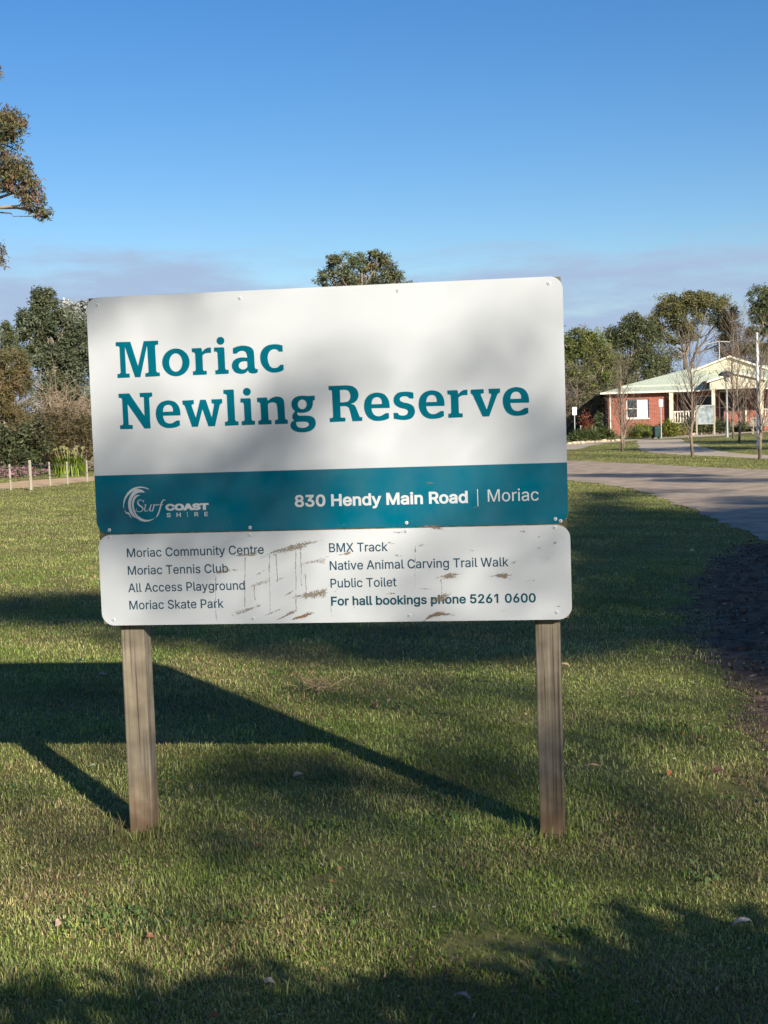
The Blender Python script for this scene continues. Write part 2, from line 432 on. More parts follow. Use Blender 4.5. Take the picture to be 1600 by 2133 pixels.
def grass(n):
    d = np.exp(rng.uniform(math.log(2.8), math.log(75.0), n))
    x, y = rng.uniform(-1, 1, n) * (0.36 * d + 1.5 * np.clip(d / 4, 0, 1)), d
    keep = ~in_poly(x, y, ROADR) & ~in_poly(x, y, LPATH) & ~in_poly(x, y, FPATH) & ~in_poly(x, y, SPATH)
    wx_ = x - 0.10 + 0.10 * wave(x, y, 23, 5) + 0.07 * wave(x, y, 24, 16); wy_ = y + 0.2 * wave(x, y, 25, 6)
    dirt = in_poly(wx_, wy_, DIRT)
    keep &= ~(dirt & (rng.random(n) > 0.08))
    bare = wave(x, y, 21, 3.1) + 0.5 * wave(x, y, 22, 9)
    keep &= ~((bare > 0.95) & (rng.random(n) < 0.7))
    # thin, worn turf beside the soil
    worn = in_poly(wx_ + 0.22, wy_, DIRT); worn2 = in_poly(wx_ + 0.5, wy_, DIRT)
    keep &= ~((worn & (rng.random(n) < 0.4)) | (worn2 & (rng.random(n) < 0.2)))
    for px_, py_ in ((-0.985, 5.46), (0.60, 5.27)):
        keep &= ~((np.hypot(x - px_, (y - py_) * 1.0) < 0.13) & (rng.random(n) < 0.75))
    x, y, d = x[keep], y[keep], d[keep]
    ta = rng.uniform(0, 6.28, 520); tr = rng.uniform(0.075, 0.15, 520); tuft0 = len(x)
    x = np.r_[x, np.where(np.arange(520) < 260, -1.0, 0.60) + np.cos(ta) * tr]; y = np.r_[y, np.where(np.arange(520) < 260, 5.52, 5.30) + np.sin(ta) * tr]; d = np.r_[d, np.full(520, 5.4)]; n = len(x)
    sc_ = np.clip(d / 6.5, 1, 6.0)**0.75
    hgt = rng.gamma(5, 0.0030, n) * np.clip(1 + 0.30 * wave(x, y, 31, 2.0) + 0.38 * wave(x, y, 32, 11), 0.35, 2) * sc_**0.16 + 0.006
    flat = rng.random(n) < 0.22
    hgt = np.clip(hgt, 0.008, 0.085)
    hgt[tuft0:] = rng.uniform(.03, .085, 520)
    wid = rng.uniform(0.0020, 0.0044, n) * sc_
    az = rng.uniform(0, 2 * math.pi, n); lean = np.abs(rng.normal(0.9, 0.45, n)); lean = np.where(flat, rng.uniform(1.2, 1.5, n), np.clip(lean, 0, 1.4))
    # broad weed leaves, in patches
    weed = (wave(x, y, 41, 5) + wave(x, y, 42, 13) > 1.25) & (rng.random(n) < 0.10) & (d < 14)
    wid = np.where(weed, rng.uniform(0.008, 0.016, n), wid); hgt = np.where(weed, rng.uniform(.02, .04, n), hgt); lean = np.where(weed, rng.uniform(.8, 1.4, n), lean)
    dx, dy = np.cos(az), np.sin(az)
    fa = az + rng.normal(math.pi / 2, 0.5, n); fx, fy = np.cos(fa) * wid / 2, np.sin(fa) * wid / 2
    hm, lm = hgt * 0.55 * np.cos(lean * 0.6), hgt * 0.55 * np.sin(lean * 0.6)
    ht, lt = hm + hgt * 0.45 * np.cos(lean * 1.3), lm + hgt * 0.45 * np.sin(lean * 1.3)
    z0 = np.full(n, -0.004)
    V = np.zeros((n, 5, 3), np.float32)
    V[:, 0] = np.c_[x - fx, y - fy, z0]; V[:, 1] = np.c_[x + fx, y + fy, z0]
    V[:, 2] = np.c_[x + dx * lm + fx * .85, y + dy * lm + fy * .85, hm]; V[:, 3] = np.c_[x + dx * lm - fx * .85, y + dy * lm - fy * .85, hm]
    V[:, 4] = np.c_[x + dx * lt, y + dy * lt, np.maximum(ht, 0.003)]
    b = np.arange(n, dtype=np.int32)[:, None] * 5
    F = np.concatenate([b + [0, 1, 2], b + [0, 2, 3], b + [3, 2, 4]], 0)
    c = grass_tint(x, y, n)
    c[weed] = np.array([0.10, 0.165, 0.04]) * rng.uniform(.7, 1.4, (weed.sum(), 1))
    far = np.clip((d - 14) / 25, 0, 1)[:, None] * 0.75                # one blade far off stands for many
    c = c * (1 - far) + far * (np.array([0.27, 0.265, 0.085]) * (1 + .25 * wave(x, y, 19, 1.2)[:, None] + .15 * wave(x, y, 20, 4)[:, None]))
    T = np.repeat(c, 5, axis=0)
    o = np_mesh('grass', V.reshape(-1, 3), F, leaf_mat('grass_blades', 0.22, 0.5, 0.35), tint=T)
    tag(o, 'short mown lawn, patchy green and straw coloured, around the sign', 'lawn', kind='stuff')
grass(1650000)

# ------------------------------------------------------------------ the sign
YB = 1.452
sign = empty('reserve_sign', (0, 0, 0), label='large white and teal reserve sign on two timber posts in the lawn', cat='sign')
SM = Matrix.Identity(4)
_o = SIGN_T - YB * EY
for i in range(3): SM[i][0], SM[i][1], SM[i][2], SM[i][3] = EX[i], -EN[i], EY[i], _o[i]
sign.matrix_world = SM

def PL(u, v):                                      # sign-face coordinates of a photo position
    d = ray(u, v); s = ((SIGN_T - EYE) @ EN) / (d @ EN)
    P = EYE + s * d - SIGN_T
    return float(P @ EX), float(P @ EY)

FR = -0.0                                          # front of the printed sheets, local y (negative = towards the viewer)
def layer(name, contours, proud, m, parent, rule='evenodd', V=None, F=None):
    if V is None:
        V, F = fill2d(contours, rule)
    return np_mesh(name, [(x, FR - proud, y + YB) for x, y in V], F, m, parent)

def rrect(x0, x1, y0, y1, r, corners=(1, 1, 1, 1), k=10):
    out = []
    for ci, (cx, cy, a0) in enumerate(((x1 - r, y1 - r, 0), (x0 + r, y1 - r, 90), (x0 + r, y0 + r, 180), (x1 - r, y0 + r, 270))):
        for i in range(k + 1):
            a = R(a0 + 90 * i / k); out.append((cx + r * math.cos(a), cy + r * math.sin(a)))
    return out

def sign_white(name, col, specks=True):
    m = mat(name, col, 0.45, 0.12)
    n, l = m.node_tree.nodes, m.node_tree.links; b = n['Principled BSDF']
    t = n.new('ShaderNodeTexCoord')
    z = n.new('ShaderNodeTexNoise'); z.inputs['Scale'].default_value = 95; z.inputs['Detail'].default_value = 2
    l.new(t.outputs['Object'], z.inputs['Vector'])
    z3 = n.new('ShaderNodeTexNoise'); z3.inputs['Scale'].default_value = 6; z3.inputs['Detail'].default_value = 8
    l.new(t.outputs['Object'], z3.inputs['Vector'])
    r1 = n.new('ShaderNodeMapRange'); r1.inputs['From Min'].default_value = 0.70; r1.inputs['From Max'].default_value = 0.80
    r1.inputs['To Min'].default_value = 0; r1.inputs['To Max'].default_value = 0.30
    l.new(z.outputs['Fac'], r1.inputs['Value'])
    r2 = n.new('ShaderNodeMapRange'); r2.inputs['From Min'].default_value = 0.35; r2.inputs['From Max'].default_value = 0.75
    r2.inputs['To Min'].default_value = 0; r2.inputs['To Max'].default_value = 0.10
    l.new(z3.outputs['Fac'], r2.inputs['Value'])
    ad = n.new('ShaderNodeMath'); l.new(r1.outputs[0], ad.inputs[0]); l.new(r2.outputs[0], ad.inputs[1])
    x = n.new('ShaderNodeMix'); x.data_type = 'RGBA'; x.inputs['A'].default_value = (*col, 1); x.inputs['B'].default_value = (0.30, 0.28, 0.24, 1)
    l.new(ad.outputs[0], x.inputs['Factor']); l.new(x.outputs['Result'], b.inputs['Base Color'])
    # faint orange peel of the printed film
    z4 = n.new('ShaderNodeTexNoise'); z4.inputs['Scale'].default_value = 400; l.new(t.outputs['Object'], z4.inputs['Vector'])
    bp = n.new('ShaderNodeBump'); bp.inputs['Strength'].default_value = 0.06; bp.inputs['Distance'].default_value = 0.001
    l.new(z4.outputs['Fac'], bp.inputs['Height']); l.new(bp.outputs['Normal'], b.inputs['Normal'])
    return m
m_white = sign_white('sign_white_film', (0.50, 0.518, 0.533))
m_teal = sign_white('teal_film', (0.0, 0.108, 0.165))
m_teal.node_tree.nodes['Principled BSDF'].inputs['Specular IOR Level'].default_value = 0.04
m_title = mat('teal_letter_film', (0.0, 0.105, 0.15), 0.5, 0.05, var=0.06, scale=30)
m_small = mat('slate_letter_film', (0.018, 0.06, 0.095), 0.45, 0.12)
m_bold = mat('deep_teal_letter_film', (0.003, 0.06, 0.08), 0.45, 0.12)
m_lwhite = mat('white_letter_film', (0.50, 0.515, 0.52), 0.45, 0.12)
m_board = mat('weathered_backing', (0.14, 0.125, 0.07), 0.9, 0.1, var=0.4, scale=25, bump=0.4, stretch=(1, 1, 1))
m_screw = mat('screw_zinc', (0.62, 0.63, 0.62), 0.4, 0.5, 0.15)
m_dark = mat('screw_recess', (0.05, 0.05, 0.05), 0.6, 0.2)

# printed sheets (2.5 mm), rounded corners; teal band is its own part, butted to the white
yU0, yU1, ySplit = -0.2735, 0.6285, -0.0495
yL0, yL1 = -0.630, -0.2785
up_poly = rrect(-0.901, 0.900, yU0, yU1, 0.047)
white_poly = [p for p in up_poly if p[1] >= ySplit]
white_poly = [(0.900, ySplit)] + white_poly[:22] + [(-0.901, ySplit)]
band_poly = [(-0.901, ySplit)] + [p for p in up_poly if p[1] < ySplit] + [(0.900, ySplit)]
def panel(name, poly, m, parent, th=0.0025):
    b = MB(); b.prism([(x, y + YB) for x, y in poly], FR + th, FR, 'y'); return b.build(name, m, parent)
p_white = panel('title_panel', white_poly, m_white, sign)
p_band = panel('address_band', band_poly, m_teal, sign)
p_low = panel('listing_panel', rrect(-0.898, 0.905, yL0, yL1, 0.05), m_white, sign)
bb = MB(); bb.box(-0.893, 0.893, 0.003, 0.044, YB - 0.626, YB + 0.6265)
bo = bb.build('backing_board', m_board, sign, bevel=0.002)

# posts: grey weathered pine
def post_mat():
    m = bpy.data.materials.new('weathered_pine'); m.use_nodes = True
    n, l = m.node_tree.nodes, m.node_tree.links; b = n['Principled BSDF']; b.inputs['Roughness'].default_value = 0.85; b.inputs['Specular IOR Level'].default_value = 0.2
    t = n.new('ShaderNodeTexCoord')
    mp_ = n.new('ShaderNodeMapping'); mp_.inputs['Scale'].default_value = (1, 1, 0.016); l.new(t.outputs['Object'], mp_.inputs['Vector'])
    z = n.new('ShaderNodeTexNoise'); z.inputs['Scale'].default_value = 120; z.inputs['Detail'].default_value = 8; z.inputs['Distortion'].default_value = 0.4
    l.new(mp_.outputs['Vector'], z.inputs['Vector'])
    r = n.new('ShaderNodeValToRGB')
    e = r.color_ramp.elements
    e[0].position = 0.34; e[0].color = (0.11, 0.085, 0.062, 1); e[1].position = 0.62; e[1].color = (0.30, 0.245, 0.17, 1)
    q = e.new(0.46); q.color = (0.225, 0.19, 0.14, 1)
    l.new(z.outputs['Fac'], r.inputs['Fac'])
    # soil splash at the foot
    s = n.new('ShaderNodeSeparateXYZ'); l.new(t.outputs['Object'], s.inputs['Vector'])
    z2 = n.new('ShaderNodeTexNoise'); z2.inputs['Scale'].default_value = 14; z2.inputs['Detail'].default_value = 6; l.new(t.outputs['Object'], z2.inputs['Vector'])
    a = n.new('ShaderNodeMath'); a.operation = 'MULTIPLY_ADD'; l.new(z2.outputs['Fac'], a.inputs[0]); a.inputs[1].default_value = 0.22; l.new(s.outputs['Z'], a.inputs[2])
    mr = n.new('ShaderNodeMapRange'); mr.inputs['From Min'].default_value = 0.15; mr.inputs['From Max'].default_value = 0.36; mr.inputs['To Min'].default_value = 0.8; mr.inputs['To Max'].default_value = 0
    l.new(a.outputs[0], mr.inputs['Value'])
    x = n.new('ShaderNodeMix'); x.data_type = 'RGBA'; l.new(mr.outputs[0], x.inputs['Factor']); l.new(r.outputs['Color'], x.inputs['A']); x.inputs['B'].default_value = (0.15, 0.09, 0.048, 1)
    z5 = n.new('ShaderNodeTexNoise'); z5.inputs['Scale'].default_value = 9; z5.inputs['Detail'].default_value = 12; l.new(t.outputs['Object'], z5.inputs['Vector'])
    r5 = n.new('ShaderNodeMapRange'); r5.inputs['From Min'].default_value = 0.3; r5.inputs['From Max'].default_value = 0.7; r5.inputs['To Min'].default_value = 0.62; r5.inputs['To Max'].default_value = 1.25; l.new(z5.outputs['Fac'], r5.inputs['Value'])
    vm = n.new('ShaderNodeVectorMath'); vm.operation = 'SCALE'; l.new(x.outputs['Result'], vm.inputs[0]); l.new(r5.outputs[0], vm.inputs['Scale'])
    l.new(vm.outputs[0], b.inputs['Base Color'])
    bp = n.new('ShaderNodeBump'); bp.inputs['Strength'].default_value = 0.35; bp.inputs['Distance'].default_value = 0.004
    l.new(z.outputs['Fac'], bp.inputs['Height']); l.new(bp.outputs['Normal'], b.inputs['Normal'])
    return m
m_post = post_mat()
for x0, x1, ztop in ((-0.842, -0.748, 1.95), (0.764, 0.858, 1.95)):
    b = MB(); b.box(x0, x1, 0.0452, 0.140, -0.25, ztop); b.build('post', m_post, sign, bevel=0.006)

# screws
def screw(u, v, parent, r=0.0068):
    x, y = PL(u, v); b = MB(); k = 14
    rings = [(r, 0.0), (r, 0.0012), (r * 0.8, 0.0026), (r * 0.36, 0.0031), (r * 0.30, 0.0020)]
    vs = [(x + q * math.cos(2 * math.pi * i / k), FR - hh, y + YB + q * math.sin(2 * math.pi * i / k)) for q, hh in rings for i in range(k)]
    fs = [(j * k + i, j * k + (i + 1) % k, (j + 1) * k + (i + 1) % k, (j + 1) * k + i) for j in range(len(rings) - 1) for i in range(k)]
    b.add(vs, fs); b.cur = 1
    b.f.append(tuple((len(rings) - 1) * k + i for i in range(k))); b.mi.append(1)
    return b.build('screw', [m_screw, m_dark], parent)
for u, v in ((203, 635), (500, 621), (829, 605), (1143, 590)): screw(u, v, p_white)
for u, v in ((228, 1104), (521, 1099), (847, 1089), (1157, 1081), (1168, 1085)): screw(u, v, p_band)
for u, v in ((228, 1119), (520, 1114), (846, 1106), (1156, 1099), (237, 1291), (528, 1288), (853, 1282), (1160, 1275)): screw(u, v, p_low)

# slab-serif title letters, drawn as outlines in photo space and flattened on to the board
def zc(ox, oy, k): return lambda p: (ox + p[0] / k, oy + p[1] / k)
ZA, ZB, ZC, ZD, ZE, ZF = zc(230, 690, 8), zc(400, 690, 8), zc(235, 800, 8), zc(410, 790, 6.1538), zc(680, 790, 7.2727), zc(890, 790, 7.2727)
def trace(zf, pts):
    out = []
    for p in pts:
        x, y = PL(*zf(p)); out.append((x, y, 1) if len(p) > 2 else (x, y))
    return smooth_path(out)
LET = {}
LET['M'] = [trace(ZA, [(88,182),(333,175),(462,578),(555,165),(797,155),(800,220),(762,226),(746,244),(767,664),(787,688),(824,687),(828,748),(585,762),(583,700),(622,695),(638,678),(612,240),(502,765),(412,768),(242,262),(263,706),(322,704),(326,772),(120,780),(118,714),(152,710),(172,690),(152,268),(135,250),(90,250)])]
LET['o'] = [[PL(*ZA(p)) for p in ell(1093, 519, 229, 232, 48)], [PL(*ZA(p)) for p in ell(1091, 521, 109, 153, 40)]]
LET['r'] = [trace(ZB, [(-5,285),(150,278),(165,298),(172,345),(205,306,1),(250,279,1),(316,268),(319,360),(260,362,1),(215,372,1),(176,402),(186,640),(200,660),(246,657),(249,722),(18,733),(16,668),(48,664),(64,645),(52,372),(35,352),(0,350)])]
LET['i'] = [[PL(*ZB(p)) for p in ell(475, 159, 66, 66, 30)], trace(ZB, [(367,272),(525,265),(540,285),(556,620),(575,645),(612,640),(614,708),(392,719),(388,652),(420,648),(438,630),(424,360),(408,340),(368,340)])]
LET['a'] = [trace(ZB, [(1097,625),(1097,685),(1050,703,1),(990,702,1),(955,688,1),(932,655),(900,690,1),(850,708,1),(790,709,1),(715,680,1),(668,610,1),(668,550,1),(690,495,1),(745,455,1),(820,436,1),(922,440),(915,400,1),(895,350,1),(860,330,1),(820,328,1),(780,342,1),(742,374),(684,374),(680,285),(740,258,1),(810,242,1),(880,240,1),(960,258,1),(1015,300,1),(1035,370,1),(1048,600),(1066,630)]),
            trace(ZB, [(920,502),(850,502,1),(800,525,1),(780,570,1),(795,615,1),(840,636,1),(885,628,1),(925,595)])]
LET['c'] = [trace(ZB, [(1510,237),(1514,340),(1445,340),(1425,312,1),(1385,300,1),(1335,306,1),(1285,350,1),(1262,430,1),(1275,520,1),(1310,590,1),(1360,612,1),(1415,606,1),(1445,588,1),(1470,558),(1528,556),(1529,642),(1480,670,1),(1400,688,1),(1320,684,1),(1230,640,1),(1160,550,1),(1137,450,1),(1150,350,1),(1200,275,1),(1270,232,1),(1350,217,1),(1430,218,1)])]
LET['N'] = [trace(ZC, [(95,162),(275,155),(530,530),(517,220),(452,218),(447,148),(655,140),(661,205),(625,215),(608,232),(633,738),(530,742),(248,335),(268,680),(333,682),(336,748),(124,752),(120,690),(160,682),(177,665),(155,250),(135,232),(98,230)])]
LET['e'] = [trace(ZC, [(1130,522),(838,528),(850,580,1),(880,630,1),(930,655,1),(985,652,1),(1025,632,1),(1065,606),(1117,605),(1123,688),(1060,718,1),(970,733,1),(880,728,1),(790,680,1),(735,590,1),(717,490,1),(735,390,1),(790,315,1),(870,278,1),(950,272,1),(1040,300,1),(1100,370,1),(1125,450,1)]),
            trace(ZC, [(838,462),(1006,457),(998,400,1),(970,358,1),(920,345,1),(870,365,1),(845,410,1)])]
LET['w'] = [trace(ZC, [(1160,275),(1350,265),(1353,335),(1318,342),(1314,356),(1385,560),(1455,262),(1551,260),(1651,554),(1689,342),(1676,323),(1647,322),(1642,255),(1824,249),(1826,316),(1803,326),(1786,342),(1705,703),(1595,705),(1495,420),(1422,710),(1322,715),(1200,365),(1185,348),(1163,342)])]
LET['l'] = [trace(ZD, [(340,136),(466,130),(476,142),(492,515),(505,538),(534,538),(538,588),(362,598),(360,548),(384,544),(400,528),(384,205),(370,190),(342,188)])]
LET['n'] = [trace(ZD, [(772,238),(893,232),(904,245),(912,276),(950,245,1),(1000,225,1),(1050,222,1),(1100,245,1),(1122,295,1),(1133,500),(1148,520),(1167,518),(1169,570),(1003,577),(1001,526),(1025,522),(1042,508),(1030,350,1),(1018,310,1),(985,297,1),(945,300,1),(912,318),(922,520),(958,524),(960,577),(790,583),(788,532),(812,528),(826,514),(815,310),(800,294),(774,294)])]
LET['g'] = [trace(ZD, [(1512,210),(1515,265),(1489,272),(1484,345,1),(1450,400,1),(1390,426,1),(1330,430,1),(1290,424),(1290,448,1),(1308,466,1),(1360,466,1),(1440,468,1),(1500,492,1),(1526,550,1),(1515,610,1),(1460,660,1),(1370,680,1),(1280,672,1),(1220,640,1),(1200,595,1),(1215,550,1),(1250,528),(1228,500,1),(1228,455,1),(1260,410),(1225,370,1),(1213,310,1),(1235,255,1),(1285,220,1),(1350,210,1),(1410,214)]),
            [PL(*ZD(p)) for p in ell(1352, 322, 57, 62, 30)], trace(ZD, [(1275,548),(1380,543,1),(1425,555,1),(1437,585,1),(1400,615,1),(1340,624,1),(1290,605,1),(1276,570,1)])]
LET['R'] = [trace(ZE, [(30,102),(310,92),(400,107,1),(465,160,1),(488,235,1),(470,305,1),(425,352,1),(372,370),(425,392,1),(455,440,1),(505,568),(520,575),(544,570),(546,630),(395,638),(355,475,1),(335,428,1),(295,407),(212,408),(218,580),(288,582),(290,638),(52,650),(50,590),(85,588),(102,570),(85,180),(68,165),(35,165)]),
            trace(ZE, [(205,162),(285,158),(335,178,1),(363,240,1),(355,300,1),(325,335,1),(275,347),(212,350)])]
LET['s'] = [trace(ZE, [(1318,203),(1321,292),(1258,290),(1230,265,1),(1190,257,1),(1140,265,1),(1112,295,1),(1125,330,1),(1170,350,1),(1240,365,1),(1310,400,1),(1340,460,1),(1335,530,1),(1290,590,1),(1210,615,1),(1120,614,1),(1020,598),(1017,508),(1080,508),(1105,540,1),(1155,550,1),(1205,540,1),(1235,505,1),(1228,470,1),(1190,450,1),(1110,430,1),(1045,390,1),(1017,330,1),(1030,260,1),(1080,208,1),(1150,190,1),(1240,188,1)])]
LET['v'] = [trace(ZF, [(657,158),(855,148),(858,212),(815,220),(812,235),(903,458),(970,240),(965,218),(935,215),(928,145),(1103,138),(1106,200),(1085,208),(1065,225),(940,562),(840,566),(690,240),(672,222),(658,220)])]
def shifted(ch, dx, dy): return [[(x + dx, y + dy) for x, y in c] for c in LET[ch]]
def delta(za, pa, zb, pb):
    a = np.mean([PL(*za(p)) for p in pa], 0); b = np.mean([PL(*zb(p)) for p in pb], 0); return b - a
title = [LET[c] for c in 'MoriacNewlngRsv']
title.append(shifted('i', *delta(ZB, [(367,272),(392,719)], ZD, [(560,246),(577,590)])))
title.append(shifted('r', *delta(ZB, [(-5,285),(18,733)], ZF, [(303,172),(320,582)])))
title.append(shifted('e', *delta(ZC, [(717,490),(950,733)], ZE, [(572,404),(785,631)])))
title.append(shifted('e', *delta(ZC, [(717,490),(950,733)], ZF, [(-129,372),(88,600)])))
title.append(shifted('e', *delta(ZC, [(717,490),(950,733)], ZF, [(1147,324),(1362,553)])))
TV, TF = [], []
for c in title:
    V, F = fill2d(c, 'evenodd'); o = len(TV); TV += V; TF += [tuple(i + o for i in f) for f in F]
layer('title_lettering', None, 0.0006, m_title, p_white, V=TV, F=TF)

